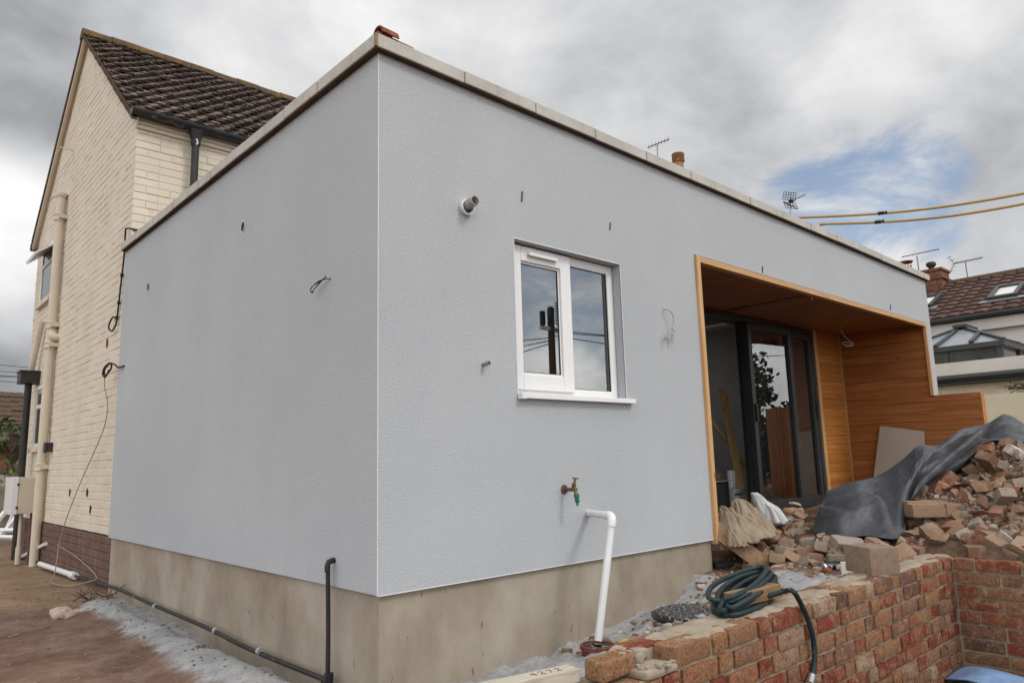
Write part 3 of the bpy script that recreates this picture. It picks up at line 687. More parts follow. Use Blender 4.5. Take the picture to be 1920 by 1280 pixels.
# outside tap
t = thing('garden_tap', 'brass garden tap with green hose connector on the grey wall', 'tap', (1.215, 0, .40))
b = MB(); b.lathe((1.215, 0, .405), (0, -1, 0), [(0, .012), (.03, .012), (.033, .006), (.033, 0)], 18); b.lathe((1.215, 0, .405), (0, -1, 0), [(.013, 0), (.013, .10), (.016, .1), (.016, .115), (.0, .118)], 14)
b.lathe((1.215, -.088, .41), (.1, -.25, 1), [(.012, 0), (.014, .02), (.016, .022), (.016, .035), (.01, .04), (.007, .07), (0, .07)], 14)
b.lathe((1.215, -.10, .41), (0, -.45, -1), [(.013, 0), (.012, .03), (.015, .032), (.015, .044), (0, .044)], 14); b.build('tap_body', 'brass', t)
b = MB(); b.bar((1.192, -.108, .484), (1.245, -.112, .478), .009, .009); b.build('handle', 'brass', t)
b = MB(); b.lathe((1.215, -.117, .372), (0, -.1, -1), [(0, 0), (.019, 0), (.019, .022), (.014, .026), (.014, .036), (.018, .038), (.016, .05), (.009, .055), (.009, .075), (0, .075)], 14); b.build('hose_connector', 'green', t)
t.scale = (.8, .8, .8)
# waste pipe
w = thing('waste_pipe', 'white waste pipe bending down from the grey wall into a clay gully', 'waste pipe', (1.17, -.25, -.38))
E0 = Vector((1.416, .02, .262)); E1 = Vector((1.30, -.272, .262)); E2 = Vector((1.165, -.25, -.355))
b = MB(); b.tube([E0, E1+(E0-E1).normalized()*.03], .0205, 18); b.build('horizontal_pipe', 'whitepipe', w)
d1 = (E0-E1).normalized(); d2 = (E2-E1).normalized()
b = MB(); el = [E1+d1*.055, E1+d1*.035, E1+d1*.018+d2*.004, E1+d1*.006+d2*.012, E1+d2*.028, E1+d2*.055]; b.tube(el, .0245, 18); b.build('elbow', 'whitepipe', w)
b = MB(); b.tube([E1+d2*.03, E2], .0205, 18); b.build('downpipe', 'whitepipe', w)
gy = thing('gully', 'round red clay gully with black grating holding the waste pipe', 'gully', (1.155, -.255, -.47))
b = MB(); b.lathe((1.155, -.255, -.47), (0, 0, 1), [(.075, 0), (.085, .02), (.085, .075), (.092, .08), (.092, .098), (.078, .098), (.076, .06), (0, .06)], 32); b.build('collar', 'clayring', gy)
b = MB(); b.lathe((1.155, -.255, -.39), (0, 0, 1), [(.077, 0), (.077, .012), (.02, .012)], 32); b.build('grating', 'lid', gy)
# drain chamber
mc = thing('drain_cover', 'round dust-covered black drain cover beside the brick wall', 'drain cover', (1.66, -.50, -.335))
b = MB(); b.lathe((1.66, -.50, -.335), (0, 0, 1), [(.21, 0), (.215, .055), (.225, .058), (.225, .07), (.20, .07)], 36); b.build('ring', 'black', mc)
b = MB(); b.lathe((1.66, -.50, -.27), (0, 0, 1), [(.207, -.01), (.207, .012), (.2, .018), (0, .02)], 36); b.build('lid', 'lid', mc)
# black pipe along the foot of the side wall
bp = thing('black_pipe', 'dusty black pipe clipped along the foot of the wall and rising at the corner', 'pipe', (-.03, .37, -.45))
b = MB(); pr = [( -.035, .372, -.415), (-.035, 1.25, -.418), (-.04, 1.9, -.395), (-.035, 2.9, -.39), (-.04, 3.9, -.375), (.0, 4.9, -.42), (.0, 6.2, -.44), (.0, 7.5, -.45)]
b.tube(oncurve(pr, 5), .0125, 10); b.build('ground_run', 'dustyblack', bp)
b = MB(); b.tube(oncurve([(-.035, .372, -.43), (-.034, .374, -.2), (-.035, .384, .105)], 4), .0108, 12); b.build('riser', 'dustyblack', bp)
b = MB(); b.tube([(.03, .384, .122), (-.012, .384, .122), (-.03, .384, .118), (-.037, .384, .10), (-.037, .384, .07)], .0135, 12); b.build('elbow', 'dustyblack', bp)
b = MB(); b.tube([(-.035, .40, -.417), (-.035, .36, -.42), (-.035, .36, -.38)], .021, 12); b.build('elbow', 'dustyblack', bp)
for y in (1.12, 1.75, 2.9): 
    b = MB(); b.tube([(-.036, y-.012, -.408 if y < 1.5 else -.395), (-.036, y+.012, -.408 if y < 1.5 else -.395)], .021, 12); b.build('pipe_clip', 'greycable', bp)
# cored holes in the side wall, their shaded depth painted as dark discs
for y, z, r, lab in ((1.63, 2.12, .034, 'rough round hole drilled high in the middle of the side wall'), (3.62, 2.109, .036, 'rough round hole drilled in the side wall near the house')):
    h = thing('core_hole', lab, 'hole', (0, y, z))
    b = MB(); n = 22; ring = []; ring2 = []
    for k in range(n):
        a = 2*math.pi*k/n; rr = r*(1+.14*noise.noise(Vector((math.cos(a)*1.5, math.sin(a)*1.5, y))))
        ring.append((-.0025, y+math.cos(a)*rr*.8, z+math.sin(a)*rr)); ring2.append((-.0035, y+math.cos(a)*(rr+.006)*.8, z+math.sin(a)*(rr+.006)))
    b.add(ring, [tuple(range(n))]); b.build('hole_shade_disc', 'holedark', h)
    b = MB(); b.add(ring2+[(-.0045, p[1], p[2]) for p in ring], [(k, (k+1) % n, (k+1) % n+n, k+n) for k in range(n)]); b.build('chipped_rim', 'bead', h)
# clay tile lying on the parapet corner
b = MB(); c = at(724, 66, 4.3); ax = Vector((.95, .05, 0)).normalized(); sd = Vector((-ax.y, ax.x, 0)); rows = []
for i in range(2):
    pass
pr = [(math.cos(a), math.sin(a)) for a in [math.pi*k/10 for k in range(11)]]
outer = [[c+ax*(L)+sd*(q[0]*.050)+Vector((0, 0, q[1]*.055-.022)) for q in pr] for L in (-.06, .06)]
inner = [[c+ax*(L)+sd*(q[0]*.040)+Vector((0, 0, q[1]*.045-.022)) for q in pr] for L in (-.06, .06)]
b.grid(outer); b.grid(inner)
for e in (0, 1): b.grid([outer[e], inner[e]], 0, False)
b.obox(c+ax*.05+Vector((0, 0, -.027)), ax*.13, sd*.03, Vector((0, 0, .006)))
tag(b.build('ridge_tile', 'terracotta'), 'broken half-round clay ridge tile resting on the parapet corner', 'roof tile')

# ------------------------------------------------------------------ cream house
HX, HY0, HY1 = .05, 4.45, 9.22
RY, RZ = 6.87, 6.00
EZ0, EZ1 = 4.02, 3.98
def roofz(y): return RZ-(RY-y)*(RZ-EZ0)/(RY-HY0) if y < RY else RZ-(y-RY)*(RZ-EZ1)/(HY1-RY)
house = thing('brick_house', 'old cream painted brick house with dark tiled gable roof', 'house', (HX, HY0, -.5))
WINS = [(8.02, 8.78, 2.86, 3.66), (8.04, 8.46, .90, 1.70)]
def relief(b, u0, u1, z0, z1, place, d0):               # painted brick with soft edges, place(u, depth, z)
    e = .007; q = [(u0, z0), (u1, z0), (u1, z1), (u0, z1)]; i = [(u0+e, z0+e), (u1-e, z0+e), (u1-e, z1-e), (u0+e, z1-e)]
    j = [random.uniform(-.0016, .0016) for _ in range(4)]; tl = random.uniform(-.003, .002)
    v = [place(a, .0036, z) for a, z in q]+[place(a, d0+tl, z+j[k]) for k, (a, z) in enumerate(i)]
    b.add(v, [(4, 5, 6, 7), (0, 1, 5, 4), (1, 2, 6, 5), (2, 3, 7, 6), (3, 0, 4, 7)], random.random())
def coursed(b, u0, u1, z0, z1, place, top=None, holes=(), br=.225, ch=.075):
    z = z0; k = 0
    while z < z1-.01:
        zt = min(z+ch-.004, z1); a, c = u0, u1
        if top:
            zm = zt+.02
            while a < c and top(a) < zm: a += .01
            while c > a and top(c) < zm: c -= .01
        spans = [(a, c)]
        for h0, h1, hz0, hz1 in holes:
            if zt > hz0 and z < hz1:
                spans = [s_ for p, q in spans for s_ in ((p, min(q, h0)), (max(p, h1), q)) if s_[1]-s_[0] > .02]
        for p, q in spans:
            u = p-(br*.5 if k % 2 else 0)
            while u < q:
                w = br if random.random() > .12 else br/2
                x0, x1 = max(u, p), min(u+w-.002, q)
                if x1-x0 > .02: relief(b, x0, x1, z, zt, place, random.uniform(-.001, .001))
                u += w
        z += ch; k += 1
gp = lambda u, d, z: (HX+d, u, z)
b = MB(); coursed(b, HY0, HY1, 0.0, 6.1, gp, roofz, WINS)
prof = [(HY0+.0055, 0.0)]+[(HY0+.0055, roofz(HY0)-.01), (RY, RZ-.03), (HY1, roofz(HY1)-.01), (HY1, 0.0)]
b.poly([(HX+.0034, y, z) for y, z in prof], (.2, 0, 0), .6)
fp = lambda u, d, z: (u, HY0+d, z)
coursed(b, HX, 3.2, 2.55, 3.86, fp)
b.box(HX+.207, 16.5, HY0+.0055, HY0+.25, -.5, 4.0); b.box(HX+.01, 16.5, HY1-.2, HY1, -.5, 3.95)
b.box(HX-.012, 3.3, HY0-.022, HY0+.02, 3.868, 3.905, .2); b.box(HX-.004, 3.3, HY0-.045, HY0+.02, 3.907, 3.99, .2)
b.build('wall', 'cream', house)
b = MB(); coursed(b, HY0-.03, HY1, -.525, -.01, lambda u, d, z: (HX+d-.012, u, z)); b.box(HX, HX+.2, HY0, HY1, -.6, -.012, .5); b.build('painted_plinth', 'brownpaint', house)
# roof covering
RX0, RX1 = HX-.075, 16.6
def tiles(b, y_e, z_e, y_r, z_r, rows, x0, x1, tw=.205, amp=.019):
    sl_ = Vector((0, y_r-y_e, z_r-z_e)); L = sl_.length; dn = sl_.normalized(); nrm = Vector((0, -dn.z, dn.y))
    if nrm.z < 0: nrm = -nrm
    st = L/rows
    for r in range(rows):
        x = x0-(tw*(r*.37 % 1))*(0 if amp < .01 else 1)
        while x < x1:
            lift = random.uniform(-.008, .012); tk = random.uniform(.02, .032); sh = random.uniform(-.022, .014); tint = random.random()
            w = min(tw, x1-x); us = [0, .2, .4, .6, .8, 1.0]
            base = Vector((0, y_e, z_e))+dn*(r*st+sh); lo = []; hi = []; bt = []
            for u in us:
                zz = amp*math.sin(2*math.pi*(u*.98+.05))
                px = max(x+u*w, x0)
                lo.append(base+Vector((px, 0, 0))+nrm*(zz+.040+lift)); hi.append(base+dn*(st*1.12)+Vector((px, 0, 0))+nrm*(zz+.014+lift*.5))
                bt.append(base+Vector((px, 0, 0))+nrm*(zz+.040+lift-tk))
            b.grid([lo, hi], tint, False); b.grid([bt, lo], tint*.6, False)
            x += tw
b = MB(); tiles(b, HY0-.11, EZ0-.075, RY, RZ+.0, 22, RX0, 4.2, .155, .011)
b.poly([(RX0, HY0-.10, EZ0-.085), (RX0, RY, RZ-.015), (RX0, RY, RZ+.01), (RX0, HY0-.10, EZ0-.06)], (RX1-RX0, 0, 0), .3)
b.poly([(RX0, RY, RZ-.015), (RX0, HY1+.14, EZ1-.12), (RX0, HY1+.14, EZ1-.06), (RX0, RY, RZ+.03)], (RX1-RX0, 0, 0), .4)
roof = b.build('roof', 'roof', house)
b = MB(); x = RX0-.01
while x < 5:
    lf = random.uniform(-.008, .008); b.grid([[(xx, RY+math.cos(a)*.105, RZ-.03+math.sin(a)*.115+lf) for a in [math.pi*k/8 for k in range(9)]] for xx in (x, x+.32)], random.random())
    b.add([(x, RY+math.cos(a)*.105, RZ-.03+math.sin(a)*.115+lf) for a in [math.pi*k/8 for k in range(9)]], [tuple(range(9))], .2); x += .325
b.build('ridge_tile', 'ridge', house)
b = MB()
for i in range(26):                                      # rough mortar under the front verge
    t0, t1 = i/26, (i+1)/26; y0 = HY0-.10+(RY-HY0+.10)*t0; y1 = HY0-.10+(RY-HY0+.10)*t1; z0 = EZ0-.082+(RZ-EZ0+.08)*t0; z1 = EZ0-.082+(RZ-EZ0+.08)*t1
    q = random.uniform(-.008, .004); b.poly([(RX0-.004+q, y0, z0-.035), (RX0-.004+q, y1, z1-.035), (RX0-.004+q, y1, z1+.035), (RX0-.004+q, y0, z0+.035)], (.05, 0, 0), 0)
b.build('verge_mortar', 'vmortar', house)
b = MB(); b.poly([(RX0+.012, RY-.02, RZ-.075), (RX0+.012, HY1+.12, EZ1-.20), (RX0+.012, HY1+.12, EZ1-.125), (RX0+.012, RY-.02, RZ-.0)], (.03, 0, 0))
b.poly([(RX0+.01, RY, RZ-.055), (RX0+.01, HY1+.12, EZ1-.175), (RX0+.01, HY1+.12, EZ1-.165), (RX0+.01, RY, RZ-.045)], (.18, 0, 0)); b.build('verge_soffit', 'soil', house)
b = MB(); b.poly([(RX0-.002, RY, RZ-.02), (RX0-.002, HY1+.135, EZ1-.135), (RX0-.002, HY1+.135, EZ1-.06), (RX0-.002, RY, RZ+.05)], (.02, 0, 0)); b.build('verge_mortar', 'vmortar', house)
b = MB(); b.tube([(RX0+.0, HY1+.17, EZ1-.15), (RX0+.4, HY1+.17, EZ1-.15)], .055, 10); b.build('gutter', 'black', house)
# gutter and downpipe on the side above the extension
b = MB(); gy_, gz_ = HY0-.105, 3.99; arc = [math.pi+math.pi*k/10 for k in range(11)]
o_ = [[(x, gy_+math.cos(a)*.058, gz_+.02+math.sin(a)*.062) for a in arc] for x in (-.035, 3.4)]; b.grid(o_)
b.grid([[(x, gy_+math.cos(a)*.053, gz_+.02+math.sin(a)*.057) for a in arc] for x in (-.035, 3.4)])
b.add([(-.036, gy_+math.cos(a)*.06, gz_+.022+math.sin(a)*.064) for a in arc], [tuple(range(11))])
for x0, x1 in ((.20, .245), (.47, .505), (.64, .70), (1.4, 1.44)):
    b.grid([[(x, gy_+math.cos(a)*.066, gz_+.022+math.sin(a)*.069) for a in arc] for x in (x0, x1)]); 
gut = b.build('gutter', 'black', house)
b = MB(); b.lathe((.57, gy_, 3.93), (0, 0, -1), [(.075, -.02), (.06, .03), (.046, .07), (.046, .13), (.036, .14), (.036, 1.5)], 16); b.build('downpipe', 'blackiron', gut)
b = MB(); b.tube(oncurve([(.56, gy_-.047, 3.85), (.575, gy_-.048, 3.81), (.56, gy_-.047, 3.79)], 3), .007, 6); b.build('bird_dropping', 'bead', gut)
# windows of the gable
for (y0, y1, z0, z1), nm in zip(WINS, ('upper', 'lower')):
    b = MB(); X0, X1 = HX-.012, HX+.02
    b.box(X0, X1, y0, y0+.05, z0, z1); b.box(X0, X1, y1-.05, y1, z0, z1); b.box(X0, X1, y0+.0503, y1-.0503, z0, z0+.05); b.box(X0, X1, y0+.0503, y1-.0503, z1-.05, z1); b.box(X0, X1, y0+.0503, y1-.0503, z1-.30, z1-.25)
    wn_ = b.build('window', 'upvc', house)
    b = MB(); b.add([(HX-.003, y0+.05, z0+.05), (HX-.003, y1-.05, z0+.05), (HX-.003, y1-.05, z1-.05), (HX-.003, y0+.05, z1-.05)], [(0, 1, 2, 3)]); b.build('pane', 'darkglass', wn_)
    b = MB(); b.box(HX-.05, HX+.06, y0-.06, y1+.06, z0-.06, z0-.001); b.build('sill', 'soil', wn_)
    if nm == 'upper':
        b = MB(); b.poly([(HX+.05, y0+.03, z1-.05), (HX-.20, y0+.03, z1-.25), (HX-.21, y0+.03, z1-.22), (HX+.05, y0+.03, z1-.02)], (0, y1-y0-.06, 0)); b.build('open_sash', 'upvc', wn_)
        b = MB(); b.box(HX-.012, HX+.03, y0-.03, y1+.03, z1+.01, z1+.10); b.build('lintel', 'soil', wn_)
# ridge stack far along the roof with pot
cs = thing('chimney_stack', 'brick stack with buff louvred pot behind the extension parapet', 'chimney', (13.2, 6.9, 5.6))
b = MB(); b.box(12.9, 13.6, 6.65, 7.15, 5.4, 7.35, .5); b.box(12.85, 13.65, 6.6, 7.2, 7.351, 7.45, .3); b.build('stack', 'redbrickfar', cs)
pc = at(1272, 305, 19.2); b = MB(); b.lathe((pc.x, pc.y, 7.45), (0, 0, 1), [(.15, 0), (.13, .06), (.13, pc.z-7.45)], 18); zt = pc.z-7.45
for k in range(4): b.lathe((pc.x, pc.y, 7.45), (0, 0, 1), [(.13, zt+k*.055), (.165, zt+.012+k*.055), (.165, zt+.032+k*.055), (.13, zt+.045+k*.055)], 18)
b.lathe((pc.x, pc.y, 7.45), (0, 0, 1), [(.17, zt+.215), (.15, zt+.25), (0, zt+.25)], 18); b.build('pot', 'clay', cs)

def yagi(name, a, b_, mast_top, mast_bot, n, el, label, mat='cable', refl=False):
    a, b_ = Vector(a), Vector(b_); t = thing(name, label, 'aerial', mast_bot)
    m = MB(); m.tube([a, b_], .012, 6); m.build('boom', mat, t)
    m = MB(); d = (b_-a).normalized(); s1 = d.cross(Vector((0, 0, 1))).normalized(); s2 = Vector((0, 0, 1))
    for k in range(n):
        p = a+(b_-a)*((k+.5)/n); e = s1*el*.6+s2*el*.35; m.tube([p-e, p+e], .006, 5)
    m.build('elements', mat, t)
    if refl:
        m = MB()
        for o in (-.22, -.11, .0, .11, .22): m.tube([a+s2*o-s1*.16-d*abs(o)*.6, a+s2*o+s1*.16-d*abs(o)*.6], .006, 5)
        m.tube([a+s2*.24-d*.14, a-d*0.0], .008, 5); m.tube([a-s2*.24-d*.14, a], .008, 5); m.build('reflector', mat, t)
    m = MB(); m.tube([Vector(mast_top), Vector(mast_bot)], .018, 7); m.build('mast', 'metal', t)
    return t
yagi('television_aerial', at(1214, 277, 19), at(1255, 261, 19), at(1232, 272, 19), at(1236, 345, 19), 7, .10, 'small ladder-like aerial showing above the parapet beside the buff pot')
# grid aerial further along
ga = thing('television_aerial', 'grid aerial with four curved panels above the parapet near the yellow lines', 'aerial', at(1480, 470, 22))
b = MB(); b.tube([at(1483, 362, 22), at(1479, 470, 22)], .016, 6); b.build('mast', 'metal', ga)
b = MB()
for (x0, y0, x1, y1, x2, y2, x3, y3) in ((1470, 360, 1493, 362, 1491, 377, 1467, 374), (1468, 379, 1481, 385, 1494, 391, 1470, 378),):
    q = [at(x0, y0, 22), at(x1, y1, 22), at(x2, y2, 21.8), at(x3, y3, 21.8)]
    for k in range(6):
        t = k/5; b.tube([q[0].lerp(q[1], t), q[3].lerp(q[2], t)], .009, 5)
    for k in range(4):
        t = k/3; b.tube([q[0].lerp(q[3], t), q[1].lerp(q[2], t)], .009, 5)
q = [at(1470, 380, 22), at(1490, 380, 22), at(1496, 392, 22), at(1474, 390, 22)]
for k in range(5): b.tube([q[0].lerp(q[1], k/4), q[3].lerp(q[2], k/4)], .009, 5)
for k in range(3): b.tube([q[0].lerp(q[3], k/2), q[1].lerp(q[2], k/2)], .009, 5)
b.build('grid_panel', 'cable', ga)
b = MB(); b.tube([at(1476, 381, 22), at(1511, 364, 21.5)], .012, 6); b.obox(at(1483, 377, 21.9), (.06, 0, 0), (0, .05, 0), (0, 0, .04)); b.build('boom', 'cable', ga)

# yellow shrouded service lines
for (a, b_, tp, lab) in (((1496, 408, 13.5), (1990, 349, 12), (1657, 1663, 390, .34), 'upper of two yellow shrouded overhead lines with a black tape joint'), ((1543, 420, 13.2), (1990, 368, 11.8), (1648, 1661, 410, .25), 'lower of two yellow shrouded overhead lines with a black tape joint')):
    ln = thing('overhead_line', lab, 'cable', at(*b_), 'yellow shrouded lines over the extension')
    A, B = at(*a), at(*b_); P = [A.lerp(B, k/20)-Vector((0, 0, .12*math.sin(math.pi*k/20))) for k in range(21)]
    b = MB(); b.tube(P, .024, 10); b.build('shroud', 'rope', ln)
    b = MB(); k = (tp[0]-a[0])/(b_[0]-a[0]); i = k*20; p = P[int(i)].lerp(P[int(i)+1], i-int(i)); d = (B-A).normalized()
    b.tube([p, p+d*.10], .031, 10); b.tube([p+d*.11, p+d*.15], .03, 10); b.build('tape_joint', 'tape', ln)
    b = MB(); b.tube([A-d*.06, A+d*.02], .030, 10); b.build('end_cap', 'rope', ln)

# ------------------------------------------------------------------ pipes and bits on the gable
sp_ = thing('soil_pipe', 'tall cream painted soil pipe with collars on the gable wall', 'soil pipe', (-.04, 7.48, -.5))
b = MB(); b.tube([(-.015, 7.48, -.52), (-.015, 7.48, 4.08)], .051, 18); b.build('pipe', 'soil', sp_)
for z in (4.03, 3.76, 2.37, 2.12, .64):
    b = MB(); z_ = z; b.lathe((-.015, 7.48, z_-.045), (0, 0, 1), [(.052, 0), (.067, .008), (.067, .022), (.058, .028), (.058, .07), (.067, .076), (.067, .092), (.056, .1)], 18) if z < 4.0 else b.lathe((-.015, 7.48, z_), (0, 0, 1), [(.056, 0), (.064, .01), (.064, .05), (.05, .05), (.05, 0)], 18)
    if z < 4.0: b.box(-.04, HX, 7.38, 7.42, z_-.02, z_+.03); b.box(-.02, HX, 7.40, 7.46, z_-.01, z_+.02)
    b.build('collar', 'soil', sp_)
b = MB(); b.tube(oncurve([(HX+.02, 7.38, 2.22), (.005, 7.40, 2.22), (-.012, 7.44, 2.28)], 4), .05, 12); b.build('branch', 'soil', sp_)
rp = thing('rainwater_pipe', 'black rainwater pipe with hopper head near the back of the gable', 'downpipe', (-.06, 8.45, -.5))
b = MB(); b.tube([(-.06, 8.45, -.5), (-.06, 8.45, 1.78)], .042, 12); b.build('pipe', 'blackiron', rp)
b = MB(); b.poly([(-.17, 8.34, 1.74), (-.17, 8.34, 1.90), (.05, 8.34, 1.90), (.05, 8.34, 1.74)], (0, .26, 0)); b.box(-.18, .05, 8.33, 8.61, 1.88, 1.905); b.build('hopper', 'blackiron', rp)
b = MB(); b.tube([(.0, 8.22, 2.55), (-.03, 8.52, 1.91)], .036, 10); tag(b.build('overflow_pipe', 'soil'), 'cream diagonal pipe running down into the black hopper', 'pipe')
mb = thing('meter_box', 'cream meter cupboard with white door low on the gable wall', 'meter box', (-.08, 8.1, .1))
b = MB(); b.box(-.20, HX, 7.65, 8.09, .10, .53); bev(b.build('case', 'soil', mb), .008)
b = MB(); b.box(-.27, -.2005, 7.64, 8.10, .095, .535); bev(b.build('door', 'upvc', mb), .006)
b = MB(); b.box(-.216, -.195, 7.632, 7.6395, .16, .19); b.box(-.216, -.195, 7.632, 7.6395, .43, .46); b.build('hinge', 'blackiron', mb)
b = MB(); b.tube([(-.12, 7.85, -.42), (-.12, 7.85, .099)], .022, 10); b.tube([(-.12, 7.85, -.5), (-.12, 7.85, -.30)], .032, 10); tag(b.build('service_pipe', 'soil'), 'thin cream service pipe with dark foot under the meter box', 'pipe')
b = MB(); b.tube([(-.03, 7.75, -.5), (-.03, 7.75, .099)], .016, 8); tag(b.build('service_duct', 'brownpaint'), 'thin brown service duct under the meter box', 'pipe')
b = MB(); b.box(.0, HX, 7.24, 7.34, .82, .93); b.box(-.035, -.0005, 7.25, 7.34, .81, .93); tag(bev(b.build('junction_box', 'black'), .006), 'small black junction box beside the soil pipe', 'junction box')
# cable clipped beside the extension
cl_ = thing('clipped_cable', 'black cable clipped down the cream wall ending in a loop', 'cable', (.02, 4.6, 1.9))
b = MB(); b.tube(oncurve([(.30, 4.425, 2.81), (.12, 4.43, 2.83), (.02, 4.47, 2.85), (.022, 4.53, 2.80), (.03, 4.56, 2.6), (.03, 4.62, 2.3), (.03, 4.68, 2.0), (.02, 4.70, 1.93), (.01, 4.76, 1.90), (.0, 4.83, 1.94), (.01, 4.84, 2.0), (.02, 4.78, 2.04), (.03, 4.72, 2.02)], 6), .0085, 8); b.build('cable', 'cable', cl_)
b = MB()
for y, z in ((4.545, 2.70), (4.60, 2.42), (4.645, 2.16), (4.69, 2.02)): b.obox((.03, y, z), (.012, 0, 0), (0, .015, 0), (0, 0, .015))
b.build('clip', 'cable', cl_)
cw = thing('hanging_cable', 'coiled black cable at the extension edge trailing a thin olive lead down the cream wall', 'cable', (.0, 4.7, 1.5))
b = MB(); b.tube(oncurve([(-.002, 4.20, 1.50), (-.03, 4.28, 1.49), (-.03, 4.40, 1.53), (-.05, 4.5, 1.55), (-.06, 4.62, 1.51), (-.05, 4.66, 1.46), (-.06, 4.56, 1.45), (-.05, 4.44, 1.50), (-.04, 4.52, 1.56), (-.05, 4.66, 1.54), (-.05, 4.73, 1.48), (-.05, 4.63, 1.44), (-.04, 4.55, 1.5)], 6), .008, 8); b.build('coil', 'cable', cw)
b = MB(); b.tube(oncurve([(-.04, 4.71, 1.47), (-.02, 4.75, 1.35), (0, 4.70, 1.2), (0, 4.75, 1.0), (-.0, 5.1, .75), (0, 5.5, .5), (0, 5.85, .25), (0, 6.1, .05), (-.03, 6.15, -.15), (-.05, 6.1, -.3), (-.10, 5.9, -.43), (-.2, 5.5, -.465), (-.15, 5.1, -.46), (-.05, 4.85, -.42), (.0, 4.72, -.36), (.02, 5.6, -.26), (.02, 6.5, -.20)], 6), .0045, 6); b.build('lead', 'olive', cw)
# small marks on the gable
for y, z, s_, lab in ((5.06, 1.83, .055, 'oval hole showing red brick in the cream gable near the extension'),):
    b = MB(); n = 14; b.add([(HX-.006, y+math.cos(2*math.pi*k/n)*s_*.55, z+math.sin(2*math.pi*k/n)*s_) for k in range(n)], [tuple(range(n))]); tag(b.build('patch_hole', 'terracotta'), lab, 'hole')
for y, z, lab in ((6.19, .36, 'left of two small rusty fixings low on the cream gable'), (5.45, .37, 'right of two small rusty fixings low on the cream gable'), (5.28, .21, 'small dark fixing just above the brown painted plinth')):
    b = MB(); b.obox((HX-.006, y, z), (.006, 0, 0), (0, .012, .01), (0, -.006, .03)); tag(b.build('wall_fixing', 'blackiron'), lab, 'fixing')
for y, z, l, lab in ((7.3, 4.62, .22, 'cream bracket stub high on the gable near the roof edge'), (7.5, 4.03, .25, 'cream bracket rod beside the soil pipe top')):
    b = MB(); b.tube([(HX, y, z), (-.10, y-.02, z), (-.10, y+l, z)], .009, 6); tag(b.build('wall_bracket', 'soil'), lab, 'bracket')
# white pipes lying on the ground at the left
b = MB(); P0 = Vector((-.03, 7.05, -.44)); P1 = Vector((.0, 5.5, -.43)); b.tube([P0, P0.lerp(P1, .9), P0.lerp(P1, .9), P1], [.028, .028, .035, .035], 14); tag(b.build('plastic_pipe', 'upvc'), 'white plastic pipe lying on the ground beside the brown plinth', 'pipe')
b = MB()
def onx(px, py, X):
    dd = at(px, py, 1)-CAMP; return CAMP+dd*((X-CAMP.x)/dd.x)
Q0, Q1 = onx(34, 1047, .024), onx(86, 1019, .024); b.tube([Q0, Q1], .023, 14); b.lathe(Q1, Q1-Q0, [(.019, .001), (0, .001)], 14); tag(b.build('plastic_pipe', 'upvc'), 'short white pipe end leaning behind the soil pipe foot', 'pipe')
# dead twigs, rag and bits by the slab edge
def rnd(a): return random.uniform(-a, a)
tw = thing('dead_twig', 'small dead twigs lying at the broken slab edge', 'twig', (-.1, 4.2, -.47))
b = MB()
for k in range(9):
    p = Vector((-.16+rnd(.16), 4.0+rnd(.15), -.46)); q = p+Vector((rnd(.16), rnd(.18), random.uniform(.02, .12))); r_ = p.lerp(q, .6)+Vector((rnd(.07), rnd(.07), .06)); b.tube([p, p.lerp(q, .6), q], [.005, .004, .002], 5); b.tube([p.lerp(q, .6), r_], [.003, .0015], 5)
b.build('twigs', 'bark', tw)
v, fc = rbox((.26, .16, .05), (16, 10, 4), .02, .035, 9, 3); b = MB(); b.add([p+Vector((-.42, 3.55, -.455)) for p in v], fc, 0, True); tag(b.build('rag', 'ragm'), 'crumpled pinkish rag on the bare soil', 'rag')

# pile of old window frames at the far left
def oldframe(c, w, h, ang, lean, lab):
    t = thing('window_frame', lab, 'window frame', c, 'discarded white window frames')
    c = Vector(c); u = Vector((math.cos(ang), math.sin(ang), 0)); n = Vector((-u.y, u.x, 0)); v = Vector((0, 0, 1))*math.cos(lean)+n*math.sin(lean); dn = u.cross(v)
    b = MB()
    for s_ in (-1, 1):
        b.obox(c+u*(s_*(w/2-.03))+v*(h/2), u*.03, dn*.03, v*(h/2)); b.obox(c+v*(h/2)+v*(s_*(h/2-.03)), u*(w/2-.0605), dn*.03, v*.03)
    b.obox(c+v*(h/2), u*.025, dn*.025, v*(h/2-.0605)); b.build('bars', 'upvc', t)
    return t
F0 = at(18, 1040, 12.0); F0.z = -.49
oldframe(F0, .8, 1.1, 2.0, -.9, 'white window frame lying lowest in the heap by the meter box')
oldframe(F0+Vector((-.05, .35, .10)), .7, 1.1, 2.2, -.75, 'white window frame lying over another in the heap by the meter box')
oldframe(F0+Vector((.12, .7, .05)), .5, .62, 1.9, -.35, 'white window frame standing upright behind the frame heap')
